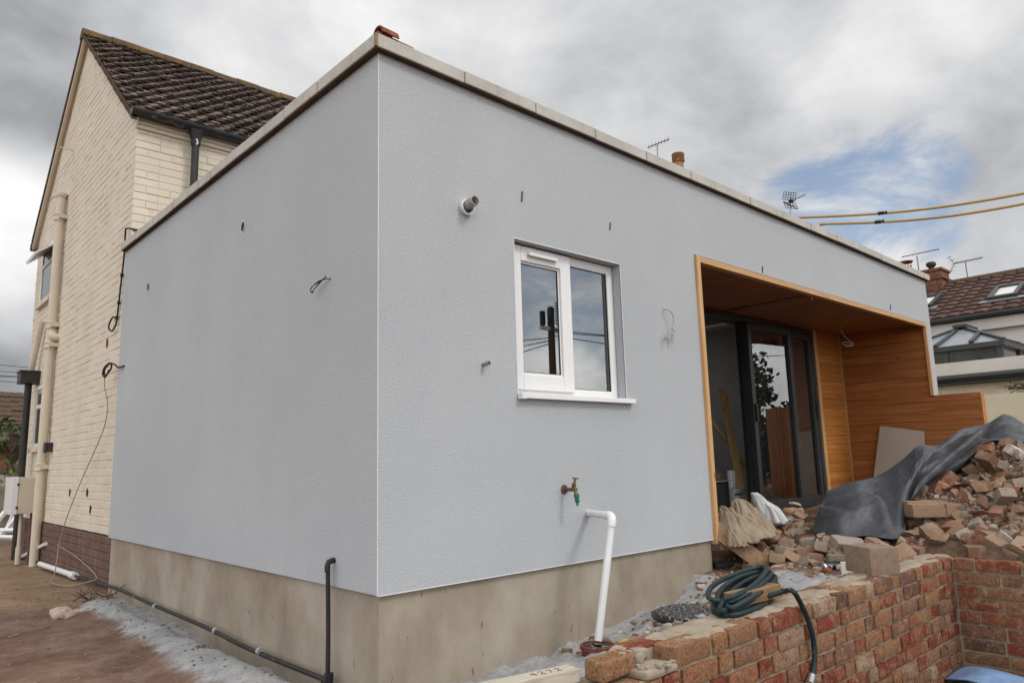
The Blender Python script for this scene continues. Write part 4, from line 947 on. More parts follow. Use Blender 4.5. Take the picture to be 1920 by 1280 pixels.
# low rubble and weeds beyond
t = thing('planted_bank', 'low stony bank with weeds behind the window frames', 'plants', (.2, 14.5, -.5))
b = MB(); c0 = Vector((.1, 14.6, -.5)); v, fc = rbox((2.6, 2.2, 1.3), (14, 12, 7), .4, .14, 3, 6); b.add([p+c0+Vector((0, 0, .35)) for p in v], fc, 0, False); b.build('stones', 'conc', t)
b = MB()
for k in range(700):
    p = c0+Vector((rnd(1.4), rnd(1.2), random.uniform(.2, 1.15))); a = Vector((rnd(1), rnd(1), rnd(1))).normalized()*.06; e = a.cross(Vector((rnd(1), rnd(1), rnd(1)))).normalized()*.035; b.add([p-a, p+e, p+a, p-e], [(0, 1, 2, 3)], random.random())
b.build('leaves', 'weeds', t)
oh = thing('outbuilding', 'red brick outbuilding with old tiled roof at the far left', 'outbuilding', (0, 21.5, -.5))
b = MB(); q = at(50, 850, 21); b.box(-4, q.x+1.2, 21.3, 25, -.6, 1.28, .4)
for k in range(24):
    for i in range(24):
        x0 = q.x+1.2-(i+1)*.23+(.11 if k % 2 else 0); b.box(x0, x0+.215, 21.29, 21.3, -.5+k*.075, -.5+k*.075+.063, random.random())
b.build('wall', 'redbrickfar', oh)
b = MB(); tiles(b, 21.0, 1.28, 23.2, 2.95, 11, -4, q.x+1.3, .22, .008); b.poly([(-4, 21.02, 1.24), (-4, 23.2, 2.9), (-4, 25.3, 1.24)], (5+q.x+.2, 0, 0), .4); b.build('roof', 'vmortar', oh)

# ------------------------------------------------------------------ trees
def tree(loc, h, crown, n, leafm, label, leaf=.09, seed=1, trunk_r=.12, cr0=.35, name='tree', cat='tree'):
    rnd_ = random.Random(seed); loc = Vector(loc); t = thing(name, label, cat, loc)
    b = MB(); b.tube([loc-Vector((0, 0, .2)), loc+Vector((.05*h*.3, 0, h*.4)), loc+Vector((0, .02*h, h*.85))], [trunk_r, trunk_r*.7, trunk_r*.2], 8); cl = []
    for k in range(26):
        z = h*(cr0+(.98-cr0)*rnd_.random()); a = rnd_.random()*6.283; prof = math.sin(math.pi*min(1, max(.12, (z/h-cr0)/(1-cr0)*.8+.15)))
        r = crown*prof*rnd_.uniform(.35, 1.0); e = loc+Vector((math.cos(a)*r, math.sin(a)*r, z)); s_ = loc+Vector((0, 0, z*.75))
        b.tube([s_, s_.lerp(e, .5)+Vector((0, 0, .05*h)), e], [trunk_r*.3, trunk_r*.18, trunk_r*.06], 5); cl.append((e, crown*rnd_.uniform(.22, .42)))
    b.build('trunk', 'bark', t)
    b = MB()
    for k in range(n):
        c, r = cl[rnd_.randrange(len(cl))]; p = c+Vector((rnd_.gauss(0, .5), rnd_.gauss(0, .5), rnd_.gauss(0, .42)))*r
        a = Vector((rnd_.uniform(-1, 1), rnd_.uniform(-1, 1), rnd_.uniform(-.8, .5))).normalized(); e = a.cross(Vector((rnd_.uniform(-1, 1), rnd_.uniform(-1, 1), rnd_.uniform(-1, 1)))).normalized(); q = leaf*rnd_.uniform(.6, 1.2)
        b.add([p-a*q, p+e*q*.45, p+a*q, p-e*q*.45], [(0, 1, 2, 3)], rnd_.random())
    b.build('crown', leafm, t, fix=False); return t
T = at(20, 880, 17); tree((T.x, T.y, -.5), 2.35, .62, 420, 'leaf', 'leafy shrub-like tree standing in front of the outbuilding at far left', .10, 3, .07, .3)
T = at(55, 800, 15); tree((T.x+.2, T.y, -.5), 3.0, .42, 420, 'leaf', 'slender tree beside the black rainwater pipe at far left', .10, 5, .05, .4)
tree((14.8, -6.1, -.5), 3.7, 1.0, 2600, 'darkleaf', 'dark tree across the garden mirrored in the glass door', .12, 8, .10, .25)
tree((21, -13.2, -.5), 3.6, 2.2, 2500, 'darkleaf', 'bushy dark tree across the garden mirrored in the window', .15, 9, .12, .1)
# far hedge, only ever seen mirrored in the panes
hd = thing('hedge', 'long dark hedge on the far side of the garden mirrored in the window panes', 'hedge', (24, -16, -.5))
b = MB(); rr = random.Random(4)
for k in range(9000):
    u = rr.random(); p = Vector((14+u*16, -20+u*17, -.4+rr.random()*(1.9+.5*math.sin(u*31)))); p += Vector((rr.gauss(0, .4), rr.gauss(0, .4), 0)); a = Vector((rr.uniform(-1, 1), rr.uniform(-1, 1), rr.uniform(-1, 1))).normalized()*.17; e = a.cross(Vector((rr.uniform(-1, 1), .3, rr.uniform(-1, 1)))).normalized()*.09
    b.add([p-a, p+e, p+a, p-e], [(0, 1, 2, 3)], rr.random())
b.build('foliage', 'darkleaf', hd, fix=False)
# utility pole mirrored in the window
PL = Vector((16.4, -14.7, -.5)); pole = thing('utility_pole', 'utility pole with transformer and cables mirrored in the left window pane', 'utility pole', PL)
b = MB(); b.tube([PL, PL+Vector((0, 0, 5.9))], [.16, .12], 12); b.build('post', 'polewood', pole)
b = MB(); b.box(PL.x-.55, PL.x+.45, PL.y-.06, PL.y+.06, 5.05, 5.17); b.build('crossarm', 'upvc', pole)
b = MB(); b.lathe(PL+Vector((0, 0, 5.75)), (0, 0, 1), [(0, 0), (.13, 0), (.13, .6), (.08, .66), (0, .66)], 14); b.lathe(PL+Vector((-.42, 0, 5.7)), (0, 0, 1), [(0, 0), (.1, 0), (.1, .5), (0, .5)], 10)
for k in range(8): b.box(PL.x+.25, PL.x+.55, PL.y-.03, PL.y+.03, 5.3+k*.11, 5.35+k*.11)
b.build('transformer', 'black', pole)
for k, e in enumerate(((30, -9, 5.6), (30, -6, 5.4), (30, -10.5, 5.0), (2, -24, 4.6), (4, -26, 3.4), (6, -27, 2.0))):
    b = MB(); A = PL+Vector((0, 0, 5.6-.1*k)); B = Vector(e); b.tube([A.lerp(B, q/12)-Vector((0, 0, .5*math.sin(math.pi*q/12))) for q in range(13)], .016, 5); b.build('service_wire', 'cable', pole)
# overhead wires at the far left
for k, (y0, y1) in enumerate(((679, 687), (692, 698), (703, 703), (704, 705), (711, 716))):
    b = MB(); A, B = at(-60, y0-3, 30), at(75, y1+4, 30); b.tube([A, A.lerp(B, .5)-Vector((0, 0, .02)), B], .011, 5)
    o = tag(b.build('overhead_wire', 'cable'), 'thin black overhead wire in the sky left of the house', 'wire', 'overhead wires left of the house')

# ------------------------------------------------------------------ neighbouring house on the right
NX = 18.0
nh = thing('neighbour_house', 'off-white neighbouring house with brown tiled roof behind the extension', 'house', (NX, 0, -.5))
b = MB(); b.box(NX, NX+6, -2.5, 9, -.6, 3.6); b.box(NX-.10, NX+.02, -2.5, 9, 3.30, 3.56); b.build('wall', 'housewhite', nh)
b = MB(); b.box(NX-.13, NX-.101, -2.5, 9, 3.285, 3.30); b.tube([(NX-.25, -2.6, 3.64), (NX-.25, 9, 3.64)], .06, 8); b.build('gutter', 'black', nh)
def bigtiles(b, x_e, z_e, x_r, z_r, rows, y0, y1, tw=.30):
    sl_ = Vector((x_r-x_e, 0, z_r-z_e)); L = sl_.length; dn = sl_.normalized(); nrm = Vector((-dn.z, 0, dn.x)); st = L/rows
    for r in range(rows):
        y = y0
        while y < y1:
            tint = random.random(); base = Vector((x_e, y, z_e))+dn*(r*st); us = (0, .25, .5, .75, 1); pz = (0, .028, .032, .028, 0)
            lo = [base+Vector((0, u*tw, 0))+nrm*(z+.05) for u, z in zip(us, pz)]; hi = [base+dn*(st*1.05)+Vector((0, u*tw, 0))+nrm*(z+.012) for u, z in zip(us, pz)]; bt = [base+Vector((0, u*tw, 0))+nrm*(z*.2) for u, z in zip(us, pz)]
            b.grid([lo, hi], tint, False); b.grid([bt, lo], 0, False); y += tw
RXr, RZr = 21.2, 5.18
b = MB(); bigtiles(b, NX-.28, 3.66, RXr, RZr, 10, -2.6, 7.8); b.poly([(NX-.25, -2.6, 3.62), (RXr, -2.6, RZr-.02), (NX+6.4, -2.6, 3.8)], (0, 11.6, 0), .4); nroof = b.build('roof', 'tileroof', nh)
b = MB(); y = -2.6
while y < 7.8: b.grid([[(RXr+math.cos(a)*.13, yy, RZr+.0+math.sin(a)*.12) for a in [math.pi*k/6 for k in range(7)]] for yy in (y, y+.44)], random.random()); y += .45
b.build('ridge_tile', 'vmortar', nh)
def rooflight(px0, label):
    sl_ = Vector((RXr-NX+.28, 0, RZr-3.66)).normalized(); nrm = Vector((-sl_.z, 0, sl_.x)); 
    # drop on to the roof plane
    dd = at(*px0)-CAMP; base = CAMP+dd*((Vector((NX-.28, 0, 3.66))-CAMP).dot(nrm)/dd.dot(nrm)); yv = Vector((0, 1, 0))
    b = MB()
    for sgn in (-1, 1): b.obox(base+yv*(sgn*.27)+nrm*.09, yv*.05, sl_*.56, nrm*.06); b.obox(base+sl_*(sgn*.5)+nrm*.09, yv*.2195, sl_*.06, nrm*.06)
    o = b.build('rooflight', 'alu', nh); b = MB(); b.obox(base+nrm*.08, yv*.22, sl_*.44, nrm*.02); b.build('blind', 'blind', o)
    b = MB(); b.obox(base-sl_*.64+nrm*.07, yv*.46, sl_*.09, nrm*.012); b.build('flashing', 'metal', o)
rooflight((1889, 553, 19.6), '')
rooflight((1735, 573, 19.6), '')
nc = thing('chimney_stack', 'red brick chimney stack on the ridge of the neighbouring house', 'chimney', (21.2, 3.6, 4.9))
b = MB(); cyy = 3.62
b.box(20.75, 21.45, 3.62, 4.75, 4.5, 5.56, .5); b.box(20.71, 21.49, 3.58, 4.79, 5.561, 5.63, .2); b.box(20.70, 21.50, 3.57, 4.80, 5.32, 5.37, .3)
for k in range(17):
    for i in range(5):
        y0 = 3.62+i*.235-(.115 if k % 2 else 0); z0 = 4.52+k*.075
        if 5.25 < z0 < 5.38 or z0 > 5.49: continue
        b.box(20.735, 20.745, max(y0, 3.622), min(y0+.22, 4.748), z0, z0+.062, random.random())
b.build('stack', 'redbrickfar', nc)
b = MB(); q = at(1763, 500, 22.0); b.lathe((21.1, 3.95, 5.63), (0, 0, 1), [(.09, 0), (.075, .05), (.075, .12), (.13, .17), (.13, .25), (.07, .28), (0, .28)], 14); b.build('pot', 'blackiron', nc)
b = MB(); b.lathe((21.1, 4.6, 5.63), (0, 0, 1), [(.15, 0), (.13, .05), (.13, .28)], 14); b.lathe((21.1, 4.6, 5.63), (0, 0, 1), [(.17, .40), (.19, .44), (0, .47)], 14)
for k in range(4): b.bar((21.1+.12*math.cos(k*1.57), 4.6+.12*math.sin(k*1.57), 5.89), (21.1+.12*math.cos(k*1.57), 4.6+.12*math.sin(k*1.57), 6.05), .02, .02)
b.build('pot', 'terracotta', nc)
yagi('television_aerial', at(1691, 482, 22), at(1761, 467, 22), at(1719, 480, 22), at(1726, 530, 22), 12, .05, 'long thin aerial on a mast left of the red brick chimney')
yagi('television_aerial', at(1789, 494, 22), at(1842, 483, 22), at(1810, 491, 22), at(1818, 545, 22), 14, .09, 'aerial with reflector on a mast above the neighbouring ridge', refl=True)
# single-storey part with roof lantern
CX = 14.5
an = thing('rear_annexe', 'cream single-storey annexe with white fascia under the dark roof lantern', 'building', (CX, 0, -.5))
zf = at(1840, 690, 15); F1 = 2.02
b = MB(); b.box(CX, NX-.3, -.9, 5.5, -.6, F1-.22); b.build('wall', 'housecream', an)
b = MB(); b.box(CX-.18, NX-.31, -1.0, 5.5, F1-.05, F1+.22); b.build('fascia', 'housewhite', an)
b = MB(); b.box(CX-.20, CX-.02, -1.02, 5.5, F1-.215, F1-.055); b.tube([(CX-.22, -1.02, F1-.1), (CX-.22, 5.5, F1-.1)], .07, 8); b.build('gutter', 'black', an)
b = MB(); y0, y1 = at(1803, 735, 15).y, at(1755, 735, 15).y; b.box(CX-.03, CX+.03, y0, y1+.3, .75, 1.44); w_ = b.build('window', 'upvc', an)
b = MB(); b.box(CX-.034, CX-.0301, y0+.07, y1+.3, .8, 1.37); b.build('pane', 'darkglass', w_)
ln = thing('roof_lantern', 'dark framed glass roof lantern on the annexe roof', 'roof lantern', (CX+1.5, 0, F1+.2))
LX0, LX1, LY0, LY1 = 14.75, 17.5, .99, 2.97
zb, ze, zr = 2.20, 2.53, 3.14
b = MB(); b.box(LX0, LX1, LY0, LY1, zb-.02, zb+.08); b.box(LX0-.06, LX1+.06, LY0-.06, LY1+.06, ze-.01, ze+.09)
for (x, y) in ((LX0, LY0), (LX0, LY1-.1), (LX1-.1, LY0), (LX1-.1, LY1-.1), (LX0, 1.95), (LX0+1.3, LY0)): b.box(x, x+.1, y, y+.1, zb+.08, ze-.01)
b.build('frame', 'alu', ln)
b = MB(); b.box(LX0+.04, LX0+.05, LY0+.1, LY1-.1, zb+.08, ze-.01); b.box(LX0+.1, LX1-.1, LY0+.04, LY0+.05, zb+.08, ze-.01); b.build('side_pane', 'darkglass', ln)
my = (LY0+LY1)/2; A = [(LX0-.05, LY0-.05, ze+.09), (LX1+.05, LY0-.05, ze+.09), (LX1+.05, LY1+.05, ze+.09), (LX0-.05, LY1+.05, ze+.09)]; r0 = (16.0, my, zr); r1 = (16.6, my, zr)
b = MB(); b.add(A+[r0, r1], [(0, 1, 5, 4), (2, 3, 4, 5), (3, 0, 4), (1, 2, 5)]); b.build('roof_pane', 'lantern', ln)
b = MB()
for p, q in ((A[0], r0), (A[3], r0), (A[1], r1), (A[2], r1), (r0, r1), ((LX0-.05, 2.15, ze+.1), (15.75, my+.05, zr-.1)), ((LX0-.05, 1.5, ze+.1), (15.35, 1.5, ze+.1+.25)), ((15.9, LY0-.05, ze+.1), (16.1, my, zr-.02)), ((16.7, LY0-.05, ze+.1), (16.6, my, zr))): b.bar(Vector(p)+Vector((0, 0, .02)), Vector(q)+Vector((0, 0, .02)), .08, .05)
b.obox((16.25, my, zr+.03), (.42, 0, 0), (0, .13, 0), (0, 0, .03)); b.build('rafter', 'alu', ln)
# pale garden wall and creeper
b = MB(); q = at(1880, 741, 13); b.box(12.0, 12.2, -1.4, 1.6, -.6, at(1880, 741, 12.2).z); tag(b.build('garden_wall', 'gardenwall'), 'pale cream rendered garden wall beyond the low timber wall', 'wall')
b = MB(); C = at(1905, 730, 12.4); rr = random.Random(2)
cp_ = thing('creeper', 'bare twiggy creeper hanging over the pale garden wall', 'plant', (C.x, C.y, C.z-.3))
for k in range(14):
    p = C+Vector((rr.gauss(0, .03), -.25+rr.random()*.1, .02)); q1 = p+Vector((0, rr.uniform(.05, .35), rr.uniform(-.12, .12))); q2 = q1+Vector((rr.uniform(-.05, .05), rr.uniform(.0, .2), rr.uniform(-.15, .06))); b.tube([p, q1, q2], [.008, .006, .003], 5)
b.build('stems', 'bark', cp_); b = MB()
for k in range(60):
    p = C+Vector((rr.gauss(0, .05), rr.uniform(-.35, .1), rr.gauss(0, .07))); a = Vector((rr.uniform(-1, 1), rr.uniform(-1, 1), rr.uniform(-1, 1))).normalized()*.035; e = a.cross(Vector((0, .3, 1))).normalized()*.02; b.add([p-a, p+e, p+a, p-e], [(0, 1, 2, 3)], rr.random())
b.build('leaves', 'darkleaf', cp_, fix=False)

# ------------------------------------------------------------------ the brick retaining wall
BW = thing('brick_wall', 'low reclaimed brick retaining wall turning a corner round the pit', 'wall', (1.6, -1.25, -.9))
BT, BY, BX, TH = -.06, -1.345, 3.06, .205
b = MB(); CH = .0735
def putbrick(b, c, dims, rotz=0., tint=None, n=(10, 3, 5), r=.0075, amp=.0036):
    v, f = rbox(dims, n, r, amp, 11, random.random()*50)
    cs_, sn = math.cos(rotz), math.sin(rotz); c = Vector(c)
    b.add([Vector((p.x*cs_-p.y*sn, p.x*sn+p.y*cs_, p.z))+c for p in v], f, random.random() if tint is None else tint, True)
for k in range(11):
    zc = BT-.0325-k*CH
    x = .323 if k == 0 else (-.12+.05*(k % 3))
    i = k % 2 + (k // 3)
    while x < BX-.01:
        L = (.212 if i % 2 == 0 else .10)*random.uniform(.93, 1.05); x1 = min(x+L, BX+.02)
        if x1-x > .03: putbrick(b, ((x+x1)/2, BY+.05+random.uniform(-.004, .004), zc+random.uniform(-.002, .002)), (x1-x-.002, .1, .064+random.uniform(-.002, .002)))
        x = x1+.009; i += 1
    y = BY-.012; i = k+1
    while y > -3.3:
        L = .215 if (i % 2 == 0 or random.random() < .25) else .103; L *= random.uniform(.96, 1.04)
        putbrick(b, (BX+.05+random.uniform(-.004, .004), y-L/2, zc+random.uniform(-.002, .002)), (L, .1, .064), math.pi/2); y -= L+.010; i += 1
x = .20                                               # back leaf of the top course
while x < 3.2:
    L = .212*random.uniform(.95, 1.03); putbrick(b, (x+L/2, BY+.155, BT-.036), (L, .1, .064)); x += L+.01
b.build('brickwork', 'brick', BW)
b = MB(); b.box(-.10, BX+.18, BY+.012, BY+.195, -1.0, BT-.075); b.box(.335, BX+.18, BY+.012, BY+.10, BT-.0745, BT-.012); b.box(.21, BX+.18, BY+.1005, BY+.198, BT-.0745, BT-.014)
b.box(BX+.012, BX+.195, -3.4, BY+.0115, -1.0, BT-.012); b.build('mortar', 'mortar', BW)
b = MB(); rows = []
nxs = 110
for j in range(11):
    row = []
    for i in range(nxs+1):
        x = .34+(BX+.17-.34)*i/nxs; y = BY+.012+(TH-.02)*j/10; e = min(i/3, (nxs-i)/3, j/1.2, (10-j)/1.2, 1)
        z = BT+.0015+.016*noise.fractal(Vector((x*5, y*9, 1)), 1., 2., 4)+.006*noise.noise(Vector((x*38, y*38, 0))); row.append((x, y, z-(1-e)*.018))
    rows.append(row)
b.grid(rows, 0, False)
v, f = rbox((.17, .17, .028), (14, 14, 3), .01, .004, 8, 2); b.add([p+Vector((.245, BY+.085, BT-.062)) for p in v], f, 0, True)
for k in range(9):
    v, f = rbox((.06*random.uniform(.5, 1.5), .05, .045), (8, 7, 7), .018, .007, 14, k); o3 = Vector((.225+rnd(.05), BY+.14+rnd(.03), BT-.03+rnd(.015))); b.add([p+o3 for p in v], f, 0, True)
for k in range(14):
    v, f = rbox((.014*random.uniform(.5, 1.6), .018, .012), (4, 4, 4), .003, .0025, 45, k); o3 = Vector((.25+rnd(.08), BY+.06+rnd(.07), BT-.045)); b.add([p+o3 for p in v], f, 0, True)
b.build('mortar_bed', 'smear', BW)
# lone brick with frog at the wall end
V, F = rbox((.172, .082, .066), (26, 20, 6), .011, .003, 11, 4)
vv = []
for p in V:
    p = Vector(p)
    if p.z > .024 and abs(p.x) < .068 and abs(p.y) < .030: p.z -= .008+(.010 if int((p.y+.03)/.0125) % 2 else 0)
    a = .02; vv.append(Vector((p.x*math.cos(a)-p.y*math.sin(a), p.x*math.sin(a)+p.y*math.cos(a), p.z))+Vector((.105, -1.238, BT-.033)))
b = MB(); b.add(vv, F, .62, True); tag(b.build('loose_brick', 'brick', sharp=50), 'orange frogged brick laid loose at the near end of the brick wall', 'brick')
# sawn timber with a pencilled number
P_r = Vector((.018, -1.158, -.105)); d = Vector((-.98, .2, 0)).normalized(); n_ = Vector((.2, .98, 0)).normalized(); tz = -.092
tb = thing('timber_plank', 'pale sawn timber marked 4272 lying by the brick wall end', 'timber', P_r)
b = MB(); cc = P_r+d*.35-n_*.0; b.obox((cc.x, cc.y, tz-.02), d*.35, n_*.033, (0, 0, .02)); bev(b.build('beam', 'pine', tb), .002)
def strokes(b, polys, org, ux, uy, s, w=.0030, nz=Vector((0, 0, 1))):
    for pl in polys:
        for a, c in zip(pl[:-1], pl[1:]):
            A = org+ux*(a[0]*s)+uy*(a[1]*s); C = org+ux*(c[0]*s)+uy*(c[1]*s); b.bar(A, C, w, .0006, nz)
GL = {'4': [[(.5, 0), (.5, 1)], [(.35, 1), (.05, .45), (.75, .45)]], '2': [[(.05, .8), (.25, 1), (.55, .95), (.6, .7), (.05, .05), (.7, .05)]], '7': [[(.05, .95), (.65, .95), (.3, 0)]]}
b = MB(); org = Vector((P_r.x, P_r.y, tz+.0004))+d*.165-n_*.012
for i, ch in enumerate('4272'): strokes(b, GL[ch], org-d*(i*.031), -d, n_, .029)
b.build('pencil_mark', 'ink', tb)

# hose with timber offcut on the wall
hb = MB(); hb2 = []
A = at(1352, 1146, 2.86); Bt = at(1438, 1082, 3.35); A.z = max(A.z, BT+.015)
dirc = (Bt-A).normalized(); side = dirc.cross(Vector((0, 0, 1))).normalized(); upv = side.cross(dirc).normalized()
Lh = (Bt-A).length
pts = []
for k in range(7):
    ln_ = .5*Lh*(1+.05*math.sin(k*2.1)); wd = .055+.030*((k*37) % 7)/7; off = upv*(.016*(k-3))+side*(.022*math.sin(k*1.9))
    for q in range(16):
        a = 2*math.pi*(q/16)+math.pi; pts.append(A+dirc*(.5*Lh+math.cos(a)*ln_)+side*(math.sin(a)*wd)+upv*(.006*math.sin(a*2+k)+.0028*q/16)+off+dirc*(.02*math.sin(k*3)))
hose = thing('garden_hose', 'dark green ribbed hose coiled on the brick wall with its end hanging down the face', 'hose', A)
low = lambda p: Vector((p.x, p.y, max(p.z, heap(p.x, p.y)+.012 if p.y > BY+TH else BT+.014)))
b = MB(); b.tube([low(p) for p in oncurve(pts, 3)], .0108, 9)
b.tube([low(p) for p in oncurve([pts[-1], at(1330+20, 1150, 2.85), at(1385, 1135, 2.95), at(1425, 1118, 3.05), at(1462, 1108, 3.10), at(1466, 1106, 3.11), at(1470, 1108, 3.09)], 6)], .0108, 9)
tail = [at(1446, 1116, 3.02), at(1472, 1108, 3.02), at(1490, 1115, 2.97), (1.10, BY-.015, BT-.0), ]
def onface(px, py, y=BY-.02):
    dd = at(px, py, 1)-CAMP; t_ = (y-CAMP.y)/dd.y; return CAMP+dd*t_
tail = [low(at(1440, 1117, 3.04)), low(at(1470, 1108, 3.03)), low(at(1488, 1113, 2.98))+Vector((0, 0, .01)), onface(1506, 1140, BY-.012), onface(1518, 1170), onface(1526, 1205), onface(1527, 1240), onface(1522, 1268), onface(1516, 1300)]
b.tube(oncurve(tail, 6), .0108, 9); b.build('hose', 'hose', hose)
b = MB(); q0, q1 = onface(1523, 1264), onface(1519, 1280); b.tube([q0, q1], .017, 10); b.build('hose_clip', 'metal', hose)
b = MB(); b.tube([onface(1518, 1282), onface(1514, 1300)], .018, 10); b.build('hose_end', 'rope', hose)
b = MB(); c0, c1 = at(1368, 1110, 2.93), at(1455, 1120, 3.12); c0.z = c1.z = BT+.055; b.bar(c0, c1, .06, .055); tag(bev(b.build('timber_offcut', 'oak'), .003), 'short brown timber offcut caught in the hose coil', 'timber')

# concrete block and can
b = MB(); v, f = rbox((.17, .215, .14), (8, 10, 7), .008, .0035, 20, 3); a = -.55
b.add([Vector((p.x*math.cos(a)-p.y*math.sin(a), p.x*math.sin(a)+p.y*math.cos(a), p.z))+Vector((2.27, -1.215, BT+.068)) for p in v], f, 0, True); tag(b.build('concrete_block', 'block'), 'brown concrete block standing on the brick wall', 'concrete block')
ca = thing('drink_can', 'black drink can lying on the ground near the concrete block', 'can', (2.78, -.77, -.14))
c0, c1 = at(1543, 1064, 4.45), at(1582, 1060, 4.5); zc = heap(2.78, -.77)+.034; ax = (c1-c0); ax.z *= .3
b = MB(); b.lathe(c0, ax, [(.031, .008), (.033, .014), (.033, ax.length-.012), (.028, ax.length-.002)], 18); b.build('body', 'canm', ca)
b = MB(); b.lathe(c0, ax, [(.0, .002), (.024, .003), (.027, -.004), (.0312, .009)], 18); b.lathe(c0, ax, [(.0285, ax.length-.003), (.026, ax.length+.002), (0, ax.length-.004)], 18); b.build('rim', 'tin', ca)
b = MB(); axn = ax.normalized(); cv = (CAMP-c0).normalized(); cv = (cv-axn*cv.dot(axn)).normalized(); tv = axn.cross(cv)
for s_, e_, o_ in ((.075, .10, .2), (.035, .045, -.1), (.036, .046, .45)):
    b.grid([[c0+axn*t_+(cv*math.cos(an_)+tv*math.sin(an_))*.0334 for an_ in (o_-.16, o_, o_+.16)] for t_ in (s_, e_)])
b.build('print', 'tin', ca)
b = MB(); c = Vector((2.52, -.98, heap(2.52, -.98)+.035)); b.obox(c, (.02, -.035, 0), (.012, .007, 0), (0, 0, .035)); tag(b.build('ceramic_piece', 'white'), 'small white perforated fragment beside the concrete block', 'fragment')
# yellow foam chunk and pale lump by the plinth
v, f = rbox((.03, .05, .12), (4, 4, 6), .012, .012, 20, 8); b = MB(); c = at(1168, 1172, 3.55); c.z = -.36; b.add([p+c for p in v], f, 0, True); tag(b.build('foam_scrap', 'yellow'), 'scrap of yellow foam standing beside the plinth', 'foam')

# ------------------------------------------------------------------ rubble heap
def inpoly(x, y, P):
    c = False; n = len(P)
    for i in range(n):
        x0, y0 = P[i]; x1, y1 = P[i-1]
        if (y0 > y) != (y1 > y) and x < (x1-x0)*(y-y0)/(y1-y0)+x0: c = not c
    return c
def hit(px, py, off=.0, t0=2.2):
    dd = at(px, py, 1)-CAMP; t_ = t0
    while t_ < 9:
        q = CAMP+dd*t_
        if (q.y > -1.17 or q.x > 3.2) and q.z < heap(q.x, q.y)+off: return q
        t_ += .01
    return None
tb_px = [(1522, 1003), (1572, 1012), (1622, 1009), (1688, 1012), (1704, 966), (1722, 928), (1768, 906), (1818, 866), (1850, 834), (1888, 830), (1935, 838), (1995, 862)]
tt_px = [(1552, 918, 5.55), (1600, 903, 5.6), (1645, 893, 5.62), (1690, 864, 5.6), (1722, 838, 5.6), (1758, 836, 5.62), (1800, 806, 5.65), (1848, 796, 5.7), (1882, 783, 5.7), (1912, 795, 5.65), (1940, 803, 5.6), (2000, 825, 5.5)]
TB = [hit(x, y, .03)+Vector((0, 0, .015)) for x, y in tb_px]; TT = [at(*q) for q in tt_px]
tarp_xy = [(p.x, p.y) for p in TB]+[(p.x, p.y) for p in TT[::-1]]
def CR(u, v, seed):                                  # straight sharp creases of stiff sheet
    r = random.Random(int(seed*10)); h = 0; wt = 0
    q = noise.noise(Vector((u*2.2, v*1.5, seed)))*.5
    for k in range(7):
        a = r.gauss(.15, .5) if k < 4 else r.uniform(0, 3.14); f = r.uniform(1.0, 1.9)*(1+.28*k); ph = r.random()
        t = (math.sin(a)*u*3.2+math.cos(a)*v)*f*.5+ph+q*(.8 if k < 4 else .3); t = abs((t % 1)*2-1); w = 1/(1+.55*k)
        h += t*w; wt += w
    return h/wt*1.6-.35
def cloth(b, bot, top, nu, nv, bulge, folds, amp, seed, upv=Vector((0, 0, 1))):
    Bc, Tc = oncurve(bot, 8), oncurve(top, 8); rows = []
    def samp(C, t): i = t*(len(C)-1); k = min(int(i), len(C)-2); return C[k].lerp(C[k+1], i-k)
    for j in range(nv+1):
        v = j/nv; row = []
        for i in range(nu+1):
            u = i/nu; p = samp(Bc, u).lerp(samp(Tc, u), v)
            e = math.sin(math.pi*v)**.5 if 0 < v < 1 else 0
            w_ = folds*v+1.7*noise.noise(Vector((u*3.2, v*1.2, seed)))+.8*u
            r1 = CR(u, v, seed); r2 = noise.fractal(Vector((u*9, v*4, seed+4)), 1., 2., 4)
            cr = abs(noise.noise(Vector((u*5+v*2, v*5-u*3, seed+9))))
            p = p+upv*(bulge*math.sin(math.pi*v)+amp*e*(r1-.4)+amp*.05*e*r2)+Vector((-.5, -.5, 0)).normalized()*amp*.5*(r1-.4)*e
            row.append(p)
        rows.append(row)
    b.grid(rows)
b = MB(); cloth(b, TB, TT, 220, 80, .03, 3.2, .21, 2.0, Vector((-.45, -.35, .82)))
fb = [at(1708, 938, 4.98), at(1735, 908, 5.06), at(1785, 870, 5.16), at(1842, 826, 5.25)]; ft = [at(1722, 905, 5.16), at(1752, 872, 5.22), at(1795, 838, 5.28), at(1832, 806, 5.36)]
cloth(b, fb, ft, 60, 20, .05, 1.0, .03, 5., Vector((-.45, -.45, .75)))
tp = tag(b.build('tarpaulin', 'tarp', sharp=180), 'crumpled dark grey tarpaulin thrown over the rubble heap', 'tarpaulin'); sm = tp.modifiers.new('thick', 'SOLIDIFY'); sm.thickness = .004
mesh_lib = {}
